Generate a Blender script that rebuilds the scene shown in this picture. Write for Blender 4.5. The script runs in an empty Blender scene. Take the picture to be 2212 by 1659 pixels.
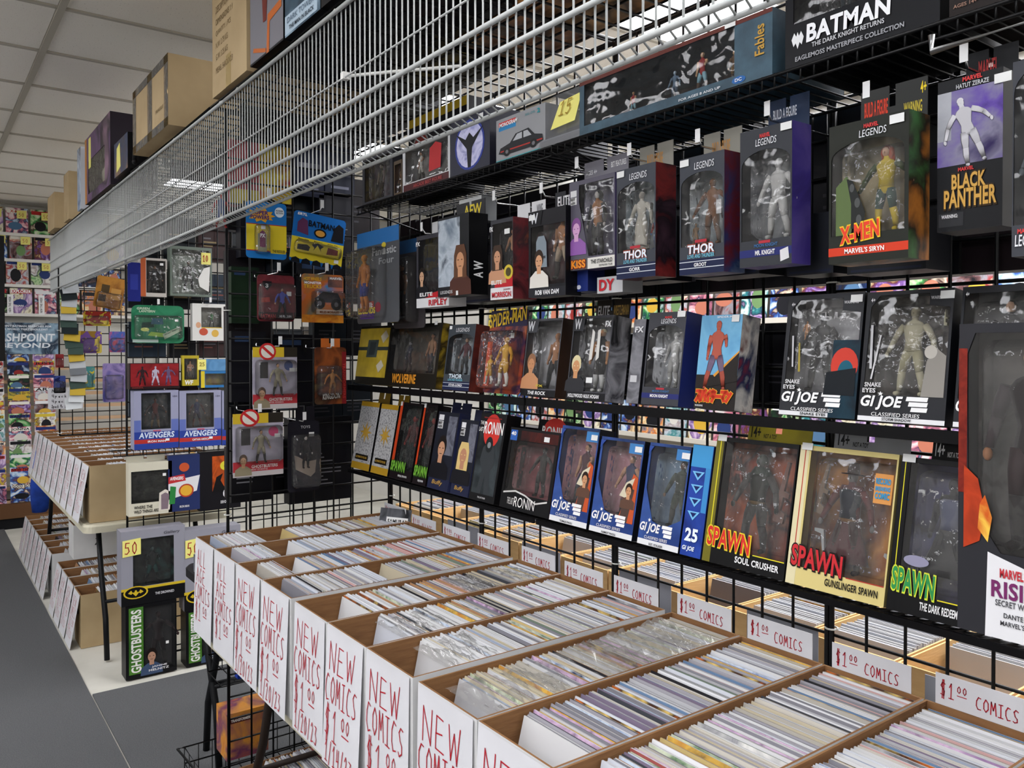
import bpy, math, random
from mathutils import Vector, Matrix
R = math.radians
rnd = random.Random(11)
sc = bpy.context.scene
COL = sc.collection

# ------------------------------------------------------------------ camera
CAMZ = 1.64
F_PX, YAW, PITCH, CX, CY = 1764.0, R(36.36), R(-0.74), 1106.0, 780.0
cd = bpy.data.cameras.new('camera'); cam = bpy.data.objects.new('camera', cd); COL.objects.link(cam)
cam.location = (0, 0, CAMZ); cam.rotation_euler = (R(90) + PITCH, 0, -YAW)
cd.sensor_width = 36.0; cd.lens = F_PX / 2212 * 36; cd.shift_y = (CY - 829.5) / 2212
cd.clip_start = 0.02
sc.camera = cam

# ------------------------------------------------------------------ world, exposure
w = bpy.data.worlds.new('world'); sc.world = w; w.use_nodes = True
w.node_tree.nodes['Background'].inputs[0].default_value = (0.9, 0.93, 1.0, 1)
w.node_tree.nodes['Background'].inputs[1].default_value = 0.0
vs = sc.view_settings
vs.view_transform = 'Standard'; vs.look = 'None'; vs.exposure = -0.28; vs.gamma = 1.0
vs.use_curve_mapping = False
LAMP = 15.0          # radiance of the ceiling troffers
try:
    sc.cycles.transparent_max_bounces = 24; sc.cycles.max_bounces = 8
    sc.cycles.diffuse_bounces = 5; sc.cycles.glossy_bounces = 4
    sc.cycles.sample_clamp_indirect = 6.0; sc.cycles.caustics_reflective = False; sc.cycles.caustics_refractive = False
except Exception:
    pass

# ------------------------------------------------------------------ measuring helpers (pixel -> point on a real plane)
_fw = Vector((math.sin(YAW) * math.cos(PITCH), math.cos(YAW) * math.cos(PITCH), math.sin(PITCH)))
_rt = Vector((math.cos(YAW), -math.sin(YAW), 0)); _up = _rt.cross(_fw)
def ray(x, y): return _fw + _rt * ((x - CX) / F_PX) - _up * ((y - CY) / F_PX)
def PX(x, y, X): d = ray(x, y); return d * (X / d.x) + Vector((0, 0, CAMZ))
def PY(x, y, Y): d = ray(x, y); return d * (Y / d.y) + Vector((0, 0, CAMZ))
def PZ(x, y, Z): d = ray(x, y); return d * ((Z - CAMZ) / d.z) + Vector((0, 0, CAMZ))
def pix(P):
    P = Vector(P) - Vector((0, 0, CAMZ)); d = P.dot(_fw)
    return CX + F_PX * P.dot(_rt) / d, CY - F_PX * P.dot(_up) / d

# ------------------------------------------------------------------ materials
def lin(c):
    return c / 12.92 if c <= 0.04045 else ((c + 0.055) / 1.055) ** 2.4
def hx(h):
    h = h.lstrip('#'); return tuple(lin(int(h[i:i + 2], 16) / 255) for i in (0, 2, 4)) + (1,)
_mc = {}
def M(h, r=0.45, metal=0.0, spec=0.14):
    k = (h, r, metal, spec)
    if k in _mc: return _mc[k]
    m = bpy.data.materials.new('paint_' + h.strip('#')); m.use_nodes = True
    b = m.node_tree.nodes['Principled BSDF']
    b.inputs['Base Color'].default_value = hx(h); b.inputs['Roughness'].default_value = r
    b.inputs['Metallic'].default_value = metal; b.inputs['Specular IOR Level'].default_value = spec
    _mc[k] = m; return m
def noisy(name, c1, c2, scale, r=0.8, bump=0.0, detail=4, bscale=None, stretch=None, ramp=(0.35, 0.65)):
    m = bpy.data.materials.new(name); m.use_nodes = True; n = m.node_tree.nodes; L = m.node_tree.links
    b = n['Principled BSDF']; b.inputs['Roughness'].default_value = r; b.inputs['Specular IOR Level'].default_value = 0.3
    tc = n.new('ShaderNodeTexCoord'); vec = tc.outputs['Object']
    if stretch:
        mp = n.new('ShaderNodeMapping'); mp.inputs['Scale'].default_value = stretch; L.new(vec, mp.inputs[0]); vec = mp.outputs[0]
    t = n.new('ShaderNodeTexNoise'); t.inputs['Scale'].default_value = scale; t.inputs['Detail'].default_value = detail
    L.new(vec, t.inputs['Vector'])
    rp = n.new('ShaderNodeValToRGB'); rp.color_ramp.elements[0].position = ramp[0]; rp.color_ramp.elements[1].position = ramp[1]
    rp.color_ramp.elements[0].color = hx(c1); rp.color_ramp.elements[1].color = hx(c2)
    L.new(t.outputs['Fac'], rp.inputs[0]); L.new(rp.outputs[0], b.inputs['Base Color'])
    if bump:
        t2 = n.new('ShaderNodeTexNoise'); t2.inputs['Scale'].default_value = bscale or scale * 2; t2.inputs['Detail'].default_value = 3
        L.new(vec, t2.inputs['Vector'])
        bp = n.new('ShaderNodeBump'); bp.inputs['Strength'].default_value = bump; bp.inputs['Distance'].default_value = 0.01
        L.new(t2.outputs['Fac'], bp.inputs['Height']); L.new(bp.outputs[0], b.inputs['Normal'])
    return m
_ac = {}
def ART(cols, scale=14, seed=0, r=0.35, hard=False, stretch=None):
    """abstract printed artwork: noise blotches through a ramp of inks"""
    k = (tuple(cols), scale, seed, r, hard, stretch)
    if k in _ac: return _ac[k]
    m = bpy.data.materials.new('printed_art'); m.use_nodes = True; n = m.node_tree.nodes; L = m.node_tree.links
    b = n['Principled BSDF']; b.inputs['Roughness'].default_value = r; b.inputs['Specular IOR Level'].default_value = 0.14
    tc = n.new('ShaderNodeTexCoord'); mp = n.new('ShaderNodeMapping')
    mp.inputs['Location'].default_value = (seed * 3.7, seed * 1.3, seed * 2.1)
    if stretch: mp.inputs['Scale'].default_value = stretch
    L.new(tc.outputs['Object'], mp.inputs[0])
    t = n.new('ShaderNodeTexNoise'); t.inputs['Scale'].default_value = scale; t.inputs['Detail'].default_value = 5; t.inputs['Distortion'].default_value = 0.8
    L.new(mp.outputs[0], t.inputs['Vector'])
    rp = n.new('ShaderNodeValToRGB'); cr = rp.color_ramp; N = len(cols)
    if hard: cr.interpolation = 'CONSTANT'
    for i in range(N):
        p = 0.30 + 0.40 * (i / max(1, N - 1) if not hard else i / N)
        e = cr.elements[i] if i < 2 else cr.elements.new(min(1, p))
        e.position = p; e.color = hx(cols[i])
    L.new(t.outputs['Fac'], rp.inputs[0]); L.new(rp.outputs[0], b.inputs['Base Color'])
    _ac[k] = m; return m
def clear(name, bump=0.25, scale=30, haze=0.02, tint='FFFFFF', rough=0.06, ior=1.45):
    m = bpy.data.materials.new(name); m.use_nodes = True; n = m.node_tree.nodes; L = m.node_tree.links
    n.remove(n['Principled BSDF']); out = n['Material Output']
    tr = n.new('ShaderNodeBsdfTransparent'); tr.inputs[0].default_value = hx(tint)
    gl = n.new('ShaderNodeBsdfGlossy'); gl.inputs['Roughness'].default_value = rough
    df = n.new('ShaderNodeBsdfDiffuse'); df.inputs[0].default_value = (0.8, 0.8, 0.8, 1)
    fr = n.new('ShaderNodeFresnel'); fr.inputs[0].default_value = ior
    tc = n.new('ShaderNodeTexCoord'); t = n.new('ShaderNodeTexNoise'); t.inputs['Scale'].default_value = scale; t.inputs['Detail'].default_value = 2
    L.new(tc.outputs['Object'], t.inputs['Vector'])
    bp = n.new('ShaderNodeBump'); bp.inputs['Strength'].default_value = bump; bp.inputs['Distance'].default_value = 0.02
    L.new(t.outputs['Fac'], bp.inputs['Height']); L.new(bp.outputs[0], gl.inputs['Normal']); L.new(bp.outputs[0], fr.inputs['Normal'])
    m1 = n.new('ShaderNodeMixShader'); m1.inputs[0].default_value = haze; L.new(tr.outputs[0], m1.inputs[1]); L.new(df.outputs[0], m1.inputs[2])
    m2 = n.new('ShaderNodeMixShader'); L.new(fr.outputs[0], m2.inputs[0]); L.new(m1.outputs[0], m2.inputs[1]); L.new(gl.outputs[0], m2.inputs[2])
    L.new(m2.outputs[0], out.inputs[0]); return m
def sleeve(name, keep=0.66):
    """thin milky polybag: mostly see-through, some diffuse white, soft sheen"""
    m = bpy.data.materials.new(name); m.use_nodes = True; n = m.node_tree.nodes; L = m.node_tree.links
    n.remove(n['Principled BSDF']); tr = n.new('ShaderNodeBsdfTransparent'); df = n.new('ShaderNodeBsdfTranslucent'); d2 = n.new('ShaderNodeBsdfDiffuse'); gl = n.new('ShaderNodeBsdfGlossy')
    gl.inputs['Roughness'].default_value = 0.2
    for q in (df, d2): q.inputs[0].default_value = (0.62, 0.61, 0.58, 1)
    a = n.new('ShaderNodeMixShader'); L.new(df.outputs[0], a.inputs[1]); L.new(d2.outputs[0], a.inputs[2])
    b = n.new('ShaderNodeMixShader'); b.inputs[0].default_value = 0.35; L.new(a.outputs[0], b.inputs[1]); L.new(gl.outputs[0], b.inputs[2])
    c = n.new('ShaderNodeMixShader'); c.inputs[0].default_value = 1 - keep; L.new(tr.outputs[0], c.inputs[1]); L.new(b.outputs[0], c.inputs[2])
    L.new(c.outputs[0], n['Material Output'].inputs[0]); return m
def emit(name, col, s):
    m = bpy.data.materials.new(name); m.use_nodes = True; n = m.node_tree.nodes; L = m.node_tree.links
    n.remove(n['Principled BSDF']); e = n.new('ShaderNodeEmission'); e.inputs[0].default_value = hx(col); e.inputs[1].default_value = s
    L.new(e.outputs[0], n['Material Output'].inputs[0]); return m

KRAFT = noisy('kraft_board', '765233', '86613E', 9, 0.85, 0.1, stretch=(1, 1, 8))
KRAFTL = noisy('kraft_board_light', 'CDA56E', 'D8B27C', 7, 0.85, 0.1, stretch=(1, 1, 8))
CARTON = noisy('carton_board', 'A6906C', 'B39D78', 5, 0.8, 0.05)
WBOARD = noisy('white_board', 'C4C4C4', 'CFCFCE', 6, 0.6, 0.03)
PAPER = noisy('paper_sheet', 'C4C4C8', 'CDCDD1', 5, 0.7)
BLACKM = M('#0A0A0B', 0.4, 0.0, 0.22)
WHITEM = M('#ADB0AF', 0.45, 0.0, 0.3)
CHROME = M('#D5D5D5', 0.22, 1.0)
CLEAR = clear('clear_window', 0.38, 12, 0.012, ior=1.48)
BLIST = clear('clear_blister', 0.45, 30, 0.03)
CRINK = sleeve('crinkled_bag')
CLEARBOX = clear('clear_box_plastic', 0.2, 9, 0.08)
INK = M('#A8202C', 0.6)
STICKY = M('#E3DC7E', 0.8)
STICK = M('#DCDDDC', 0.6)
WHITEP = M('#E6E6E6', 0.5)
BLACKP = M('#0C0C0E', 0.4)
PAPEREDGE = [M(c, 0.75) for c in ('#C0C0C1', '#B0B0B3', '#A2A2A6', '#B6B1A8', '#A09B92', '#908E95', '#BCBFC7', '#76757C', '#ACA28C', '#CDCDD0')]
DARKEDGE = [M(c, 0.5) for c in ('#232226', '#8E4A46', '#B99592', '#5E7694', '#8E97A8', '#6E6376', '#9A7454', '#B09C6A', '#667466', '#3A3C42')]

# ------------------------------------------------------------------ mesh collecting
class MB:
    def __init__(s): s.v = []; s.f = []; s.m = []
    def add(s, vs, fs, mi=0):
        o = len(s.v); s.v += [tuple(p) for p in vs]
        for f in fs: s.f.append(tuple(i + o for i in f)); s.m.append(mi)
        return s
    def box(s, x0, y0, z0, x1, y1, z1, mi=0, T=None, faces=None):
        p = [(x0, y0, z0), (x1, y0, z0), (x1, y1, z0), (x0, y1, z0), (x0, y0, z1), (x1, y0, z1), (x1, y1, z1), (x0, y1, z1)]
        if T is not None: p = [T @ Vector(q) for q in p]
        F = [(0, 3, 2, 1), (4, 5, 6, 7), (0, 1, 5, 4), (1, 2, 6, 5), (2, 3, 7, 6), (3, 0, 4, 7)]
        if isinstance(mi, (list, tuple)):
            for f, k in zip(F, mi): s.add(p, [], 0); o = len(s.v) - 8; s.f.append(tuple(i + o for i in f)); s.m.append(k)
        else: s.add(p, F, mi)
        return s
    def poly(s, pts, y, mi=0): return s.add([(x, y, z) for x, z in pts], [tuple(range(len(pts)))], mi)
    def rect(s, x0, z0, x1, z1, y, mi=0): return s.poly([(x0, z0), (x1, z0), (x1, z1), (x0, z1)], y, mi)
    def ellp(s, cx, cz, rx, rz, y, mi=0, n=20, a0=0, a1=360):
        return s.poly([(cx + rx * math.cos(R(a0 + (a1 - a0) * i / (n if a1 - a0 >= 360 else n - 1))), cz + rz * math.sin(R(a0 + (a1 - a0) * i / (n if a1 - a0 >= 360 else n - 1)))) for i in range(n)], y, mi)
    def prism(s, pts, y0, y1, mi=0, side=None):
        n = len(pts); vs = [(x, y0, z) for x, z in pts] + [(x, y1, z) for x, z in pts]
        s.add(vs, [tuple(range(n)), tuple(range(2 * n - 1, n - 1, -1))], mi)
        return s.add(vs, [(i, i + n, (i + 1) % n + n, (i + 1) % n) for i in range(n)], mi if side is None else side)
    def tube(s, pts, r, n=6, mi=0, caps=True, sq=(1, 1)):
        pts = [Vector(p) for p in pts]; rs = r if isinstance(r, (list, tuple)) else [r] * len(pts); vs = []
        for i, p in enumerate(pts):
            d = (pts[min(i + 1, len(pts) - 1)] - pts[max(i - 1, 0)])
            d = d.normalized() if d.length > 1e-9 else Vector((0, 0, 1))
            a = Vector((0, 1, 0)) if abs(d.y) < 0.9 else Vector((1, 0, 0))
            u = d.cross(a).normalized(); v = u.cross(d).normalized()
            for k in range(n):
                t = 2 * math.pi * k / n; vs.append(p + u * (rs[i] * sq[0] * math.cos(t)) + v * (rs[i] * sq[1] * math.sin(t)))
        fs = [(i * n + k, i * n + (k + 1) % n, (i + 1) * n + (k + 1) % n, (i + 1) * n + k) for i in range(len(pts) - 1) for k in range(n)]
        fs = [f[::-1] for f in fs]
        if caps: fs += [tuple(range(n)), tuple(range(len(vs) - 1, len(vs) - n - 1, -1))]
        return s.add(vs, fs, mi)
    def ball(s, c, r, nu=10, nv=7, mi=0, z0=-1.0):
        vs = []; fs = []
        for j in range(nv + 1):
            ph = math.asin(z0) + (math.pi / 2 - math.asin(z0)) * j / nv
            for i in range(nu):
                t = 2 * math.pi * i / nu
                vs.append((c[0] + r[0] * math.cos(ph) * math.cos(t), c[1] + r[1] * math.cos(ph) * math.sin(t), c[2] + r[2] * math.sin(ph)))
        for j in range(nv):
            for i in range(nu): fs.append((j * nu + i, j * nu + (i + 1) % nu, (j + 1) * nu + (i + 1) % nu, (j + 1) * nu + i))
        return s.add(vs, fs, mi)
    def rings(s, rr, n=10, mi=0):
        """stack of ellipses (cx, cy, z, rx, ry)"""
        vs = []
        for cx, cy, z, rx, ry in rr:
            for k in range(n): t = 2 * math.pi * k / n; vs.append((cx + rx * math.cos(t), cy + ry * math.sin(t), z))
        fs = [(i * n + k, i * n + (k + 1) % n, (i + 1) * n + (k + 1) % n, (i + 1) * n + k) for i in range(len(rr) - 1) for k in range(n)]
        fs += [tuple(range(n - 1, -1, -1)), tuple(range(len(vs) - n, len(vs)))]
        return s.add(vs, fs, mi)
    def mesh(s, name, mats, smooth=False):
        me = bpy.data.meshes.new(name); me.from_pydata(s.v, [], s.f)
        for m in (mats if isinstance(mats, (list, tuple)) else [mats]): me.materials.append(m)
        me.polygons.foreach_set('material_index', s.m)
        if smooth: me.polygons.foreach_set('use_smooth', [True] * len(s.f))
        me.update(); return me
    def build(s, name, mats, parent=None, smooth=False):
        return link(name, s.mesh(name, mats, smooth), parent)
def link(name, me, parent=None):
    o = bpy.data.objects.new(name, me); COL.objects.link(o)
    if parent is not None: o.parent = parent
    return o
def thing(name, label, cat, loc=(0, 0, 0), rot=(0, 0, 0), group=None):
    o = bpy.data.objects.new(name, None); COL.objects.link(o); o.empty_display_size = 0.05
    o.location = loc; o.rotation_euler = rot; o['label'] = label; o['category'] = cat
    if group: o['group'] = group
    return o
def tag(o, label, cat, group=None, kind=None):
    o['label'] = label; o['category'] = cat
    if group: o['group'] = group
    if kind: o['kind'] = kind
    return o
def struct(o): o['kind'] = 'structure'; return o

# ------------------------------------------------------------------ lettering
def text_data(body, bold=0.0, shear=0.0, space=1.0):
    c = bpy.data.curves.new('lettering', 'FONT'); c.body = body; c.resolution_u = 3
    c.offset = bold; c.shear = shear; c.space_character = space; c.dimensions = '2D'; c.fill_mode = 'FRONT'
    o = bpy.data.objects.new('lettering', c)
    me = bpy.data.meshes.new_from_object(o)
    vs = [v.co.copy() for v in me.vertices]; fs = [tuple(p.vertices) for p in me.polygons]
    bpy.data.objects.remove(o); bpy.data.curves.remove(c); bpy.data.meshes.remove(me)
    return vs, fs
_tc = {}
def text_into(mb, body, x0, z0, wd, ht, y, mi=0, bold=0.02, shear=0.0, skew=0.0, rot=0):
    k = (body, bold, shear)
    if k not in _tc: _tc[k] = text_data(body, bold, shear, 1.0 + bold * 1.5)
    vs, fs = _tc[k]
    if not vs: return
    a = min(v.x for v in vs); b = max(v.x for v in vs); c = min(v.y for v in vs); d = max(v.y for v in vs)
    out = []
    for v in vs:
        u = (v.x - a) / max(1e-6, b - a); q = (v.y - c) / max(1e-6, d - c)
        if rot == 90: out.append((x0 + wd * (1 - q), y, z0 + ht * u))
        elif rot == -90: out.append((x0 + wd * q, y, z0 + ht * (1 - u)))
        else: out.append((x0 + wd * u, y, z0 + ht * q + skew * u * wd))
    mb.add(out, fs, mi)
# felt-pen letters as strokes in a unit cell
STROKE = {
 'N': [[(0, 0), (.05, 1), (.75, 0), (.85, 1.05)]], 'E': [[(.7, .95), (.1, 1), (.05, .5), (.6, .55)], [(.05, .5), (0, .02), (.75, 0)]],
 'W': [[(0, 1), (.2, .0), (.5, .8), (.7, .0), (1, 1.05)]], 'C': [[(.7, .95), (.35, 1.02), (.05, .7), (.02, .3), (.3, 0), (.7, .05)]],
 'O': [[(.4, 1), (.05, .7), (.05, .25), (.4, 0), (.75, .3), (.75, .75), (.4, 1)]], 'M': [[(0, 0), (.1, 1), (.4, .35), (.7, 1), (.85, 0)]],
 'I': [[(.1, 1), (.7, 1)], [(.4, 1), (.4, 0)], [(.05, 0), (.75, 0)]], 'S': [[(.75, .9), (.4, 1), (.1, .8), (.3, .5), (.6, .35), (.6, .1), (.2, 0), (0, .1)]],
 'A': [[(0, 0), (.4, 1), (.8, 0)], [(.15, .4), (.65, .4)]], 'L': [[(.1, 1), (.05, 0), (.7, 0)]],
 'G': [[(.7, .9), (.35, 1), (.05, .6), (.1, .15), (.5, 0), (.7, .35), (.4, .4)]],
 '$': [[(.7, .85), (.3, .95), (.1, .7), (.6, .4), (.5, .1), (.05, .15)], [(.3, 1.1), (.25, -.1)], [(.5, 1.1), (.45, -.1)]],
 '1': [[(.15, .75), (.45, 1), (.4, 0)], [(.1, 0), (.75, 0)]], '0': [[(.4, 1), (.1, .7), (.1, .25), (.4, 0), (.65, .3), (.65, .75), (.4, 1)]],
 '2': [[(.1, .8), (.4, 1), (.6, .75), (.05, 0), (.7, .05)]], '3': [[(.1, .95), (.6, .9), (.3, .55), (.65, .3), (.4, 0), (.05, .08)]],
 '4': [[(.15, 1), (.1, .45), (.65, .5)], [(.6, 1), (.55, 0)]], '/': [[(.1, -.1), (.6, 1.1)]], 'i': [[(.35, 1), (.3, 0)]],
 '5': [[(.7, 1), (.15, 1), (.1, .55), (.5, .6), (.65, .25), (.35, 0), (.02, .08)]], '7': [[(.05, 1), (.7, 1), (.25, 0)]], '_': [[(0, 0), (.8, .02)]],
 'R': [[(0, 0), (.1, 1), (.6, .85), (.1, .5), (.7, 0)]], 'p': [[(.1, .5), (.05, -.3)], [(.1, .4), (.4, .5), (.5, .2), (.1, .1)]], 'a': [[(.5, .5), (.1, .3), (.3, 0), (.5, .4), (.55, 0)]],
 'c': [[(.5, .45), (.15, .4), (.1, .1), (.5, .05)]], 'k': [[(.1, .9), (.1, 0)], [(.5, .5), (.1, .25), (.55, 0)]]}
def pen(mb, s, x0, z0, wd, ht, y, pw=0.0022, mi=0, slope=0.0, jit=0.03):
    cw = wd / len(s)
    for i, ch in enumerate(s):
        if ch == ' ' or ch not in STROKE: continue
        for st in STROKE[ch]:
            pts = [(x0 + cw * (i + 0.06 + 0.85 * (p[0] + rnd.uniform(-jit, jit))), z0 + ht * (p[1] + rnd.uniform(-jit, jit)) + slope * (i + p[0]) * cw) for p in st]
            for a, b in zip(pts, pts[1:]):
                dx, dz = b[0] - a[0], b[1] - a[1]; l = math.hypot(dx, dz) or 1; ex, ez = dx / l * pw * .4, dz / l * pw * .4; nx, nz = -dz / l * pw / 2, dx / l * pw / 2
                mb.poly([(a[0] - ex - nx, a[1] - ez - nz), (b[0] + ex - nx, b[1] + ez - nz), (b[0] + ex + nx, b[1] + ez + nz), (a[0] - ex + nx, a[1] - ez + nz)], y, mi)
def rounded(x0, z0, x1, z1, r, n=4):
    out = []
    for cx, cz, a in ((x1 - r, z0 + r, -90), (x1 - r, z1 - r, 0), (x0 + r, z1 - r, 90), (x0 + r, z0 + r, 180)):
        for i in range(n + 1): t = R(a + 90 * i / n); out.append((cx + r * math.cos(t), cz + r * math.sin(t)))
    return out
# ================================================================== THE SETTING
XL, XR, YF, YB, ZC = -3.2, 4.3, -2.6, 9.4, 3.08
TILE = noisy('vinyl_floor', 'B9B7AD', 'CBC9C0', 3, 0.5, 0.02)
CARPET = noisy('grey_carpet', '4A4B4D', '626365', 260, 0.95, 0.5, ramp=(0.3, 0.7))
CEILT = noisy('ceiling_tile_board', 'B4AFA6', 'F2EEE6', 150, 0.9, 0.12, detail=2, ramp=(0.27, 0.34))
WALLM = noisy('painted_wall', 'CFCDC8', 'D8D6D1', 3, 0.8)
struct(MB().box(XL, YF, -0.1, XR, YB, 0).build('floor', TILE))
for nm, b in (('wall_left', (XL - .1, YF, 0, XL, YB, ZC + .1)), ('wall_right', (XR, YF, 0, XR + .1, YB, ZC + .1)), ('wall_back', (XL - .1, YB, 0, XR + .1, YB + .1, ZC + .1)), ('wall_front', (XL - .1, YF - .1, 0, XR + .1, YF, ZC + .1))):
    struct(MB().box(*b).build(nm, WALLM))
tag(MB().box(XL + .02, YF + .02, 0, .675, YB - .6, .008).build('carpet', CARPET), 'dark grey carpet runner along the open aisle', 'carpet')
tag(MB().box(.683, YF + .02, 0, 3.0, 4.29, .008).build('carpet', CARPET), 'dark grey carpet piece under the front display tables', 'carpet')
# ceiling: slab, T-bars, one board per cell, troffers
ceil = struct(MB().box(XL - .1, YF - .1, ZC + .03, XR + .1, YB + .1, ZC + .12).build('ceiling', M('#9A968F', 0.9)))
TBAR = M('#B4AFA3', 0.6)
x0 = 0.52 - 1.22 * 3; ylines = [2.065 - 0.61 * 7 + 0.61 * i for i in range(20)]; xlines = [x0 + 1.22 * i for i in range(7)]
bars = MB()
for x in xlines:
    if XL < x < XR: bars.box(x - .014, YF, ZC - .012, x + .014, YB, ZC + .03)
for y in ylines:
    if YF < y < YB: bars.box(XL, y - .011, ZC - .008, XR, y + .011, ZC + .03)
bars.build('suspension_bars', TBAR, ceil)
ORD = ('first', 'second', 'third', 'fourth', 'fifth', 'sixth', 'seventh', 'eighth', 'ninth', 'tenth', 'eleventh', 'twelfth', 'thirteenth', 'fourteenth', 'fifteenth', 'sixteenth', 'seventeenth', 'eighteenth', 'nineteenth', 'twentieth')
TROFFER = {k: 1 for k in [(4, 7), (4, 10), (4, 12), (4, 15), (4, 3), (4, 4), (4, 5), (4, 6), (4, 2), (5, 6), (5, 3), (2, 2), (2, 4), (1, 1), (1, 3), (1, 5), (1, 7), (1, 9), (1, 11), (1, 14), (0, 3), (0, 6), (0, 9), (0, 12), (5, 5), (5, 8), (5, 11)]}  # mixes visible panels with unseen ones added to brighten fronts and rear bins
tile_me = MB().box(-.594, -.292, 0, .594, .292, .02).mesh('ceiling_tile', CEILT)
GLOW = emit('fluorescent_diffuser', 'FBFBFF', LAMP)
for i, x in enumerate(xlines):
    for j, y in enumerate(ylines):
        cx, cy = x + .61, y + .305
        if cx - .3 > XR or cx + .3 < XL or cy > YB or cy < YF: continue
        if TROFFER.get((i, j)):
            t = thing('ceiling_light', 'white fluorescent ceiling panel, %s, %s course from near wall' % ({0: 'added far left row', 1: 'partly added aisle side row', 2: 'over the camera', 4: 'partly added row behind the grid display', 5: 'added row along right wall'}[i], ORD[j]), 'ceiling light', (cx, cy, ZC), (0, 0, 0), 'ceiling light panels')
            f = MB()
            for a in ((-.6, -.298, .6, -.275), (-.6, .275, .6, .298), (-.6, -.275, -.575, .275), (.575, -.275, .6, .275)): f.box(a[0], a[1], -.004, a[2], a[3], .03)
            f.build('frame', M('#D8D8D6', .5), t)
            MB().box(-.575, -.275, .004, .575, .275, .012).build('diffuser', GLOW, t)
        else:
            o = link('ceiling_tile', tile_me, ceil); o.location = (cx, cy, ZC)

# ================================================================== GRID WALLS
S3 = 0.0762
XG, YC, ZW = 1.48, 2.79, 1.071
def gridwall(label, loc, rz, wcells=8, z0=0.08, z1=2.44, r=0.0034, group='black grid panels'):
    """upright panel, local x along width, origin at the bottom left"""
    t = thing('gridwall_panel', label, 'grid panel', (loc[0], loc[1], 0), (0, 0, rz), group)
    W = wcells * S3
    f = MB()
    for x in (0.0, W): f.tube([(x, 0, z0), (x, 0, z1)], .0055, 8)
    for z in (z0, z1): f.tube([(0, 0, z), (W, 0, z)], .0055, 8)
    f.build('frame', BLACKM, t, True)
    v = MB()
    for k in range(1, wcells): v.tube([(k * S3, -.004, z0), (k * S3, -.004, z1)], r, 6)
    v.build('upright_wires', BLACKM, t, True)
    hz = MB(); k0 = math.ceil((z0 + .02 - ZW) / S3)
    z = ZW + k0 * S3
    while z < z1 - .02: hz.tube([(0, .003, z), (W, .003, z)], r, 6); z += S3
    hz.build('cross_wires', BLACKM, t, True)
    for z in (1.085, 1.775): MB().tube([(.012 * math.cos(R(a)), .012 * math.sin(R(a)), z) for a in range(0, 361, 30)], .0018, 5).build('cable_tie', M('#D2D2CC', .5), t, True)
    return t
yc = YC
for i, nm in enumerate(('black grid panel of the back display, farthest one by the corner', 'black grid panel of the back display, second from the corner', 'black grid panel of the back display, third from the corner', 'black grid panel of the back display, nearest one at the right', )):
    gridwall(nm, (XG, yc, 0), R(-90)); yc -= 8 * S3 + .010
gridwall('black grid side panel closing the comic table bay at its far end', (.860, YC, 0), 0, z0=.03)
gridwall('black grid panel holding the silver blue figure boxes, second divider down the aisle', (.885, 4.52, 0), 0, z0=.05)
gridwall('black grid panel right of the second divider, half hidden behind the display', (.885 + 8 * S3 + .02, 4.52, 0), 0, z0=.05)
gridwall('black grid panel at the far end of the aisle display, with small hanging cards', (.80, 6.2, 0), 0, 10, z0=1.07, z1=2.2)
# flat grid laid over the top as a shelf
for i, (ya, yb) in enumerate(((.35, 1.57), (1.58, 2.80), (2.81, 4.03), (4.04, 5.26), (5.27, 6.49))):
    t = thing('overhead_grid', 'black grid laid flat as overhead shelf, %s from the near end' % ORD[i], 'grid panel', (0, 0, 2.452), (0, 0, 0), 'overhead grid shelves')
    f = MB(); f.tube([(.815, ya, 0), (1.49, ya, 0), (1.49, yb, 0), (.815, yb, 0), (.815, ya, 0)], .0055, 6); f.build('frame', BLACKM, t, True)
    a = MB(); x = .815 + S3
    while x < 1.48: a.tube([(x, ya, .003), (x, yb, .003)], .0032, 5); x += S3
    y = ya + S3
    while y < yb - .02: a.tube([(.815, y, -.003), (1.49, y, -.003)], .0032, 5); y += S3
    a.build('wires', BLACKM, t, True)
# white wire shelving hung on edge along the front
XW = 0.80
for i, (ya, yb, lb) in enumerate(((.30, 2.60, 'nearest length'), (2.61, 4.50, 'middle length'), (4.51, 6.62, 'far end length'))):
    t = thing('white_wire_shelf', 'white wire shelf hung on edge above the comic tables, ' + lb, 'wire shelf', (XW, 0, 2.055), (0, 0, 0), 'white wire shelves')
    for z, r, nm in ((.367, .0052, 'top_rail'), (.140, .0048, 'rail'), (.086, .0048, 'rail'), (.004, .0052, 'bottom_rail')):
        MB().tube([(-.004, ya, z), (-.004, yb, z)], r, 8).build(nm, WHITEM, t, True)
    MB().tube([(.022, ya, -.004), (.022, yb, -.004)], .0045, 6).build('lip_rail', WHITEM, t, True)
    MB().tube([(-.005, ya, .203), (-.005, yb, .203)], .0022, 6).build('thin_rail', WHITEM, t, True)
    wv = MB(); y = ya + .01
    while y < yb:
        wv.tube([(.002, y, .367), (.002, y, .004), (.022, y + .004, -.004)], .0019, 5); y += .0240
    wv.build('upright_wires', WHITEM, t, True)
    for k in range(4):
        y = ya + .08 + k * (yb - ya - .16) / 3
        MB().tube([(.0, y, .362), (.004, y, .378), (.012, y, .390)], .002, 5).build('hanger_tie', M('#D8D8D0', .5), t)
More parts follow.
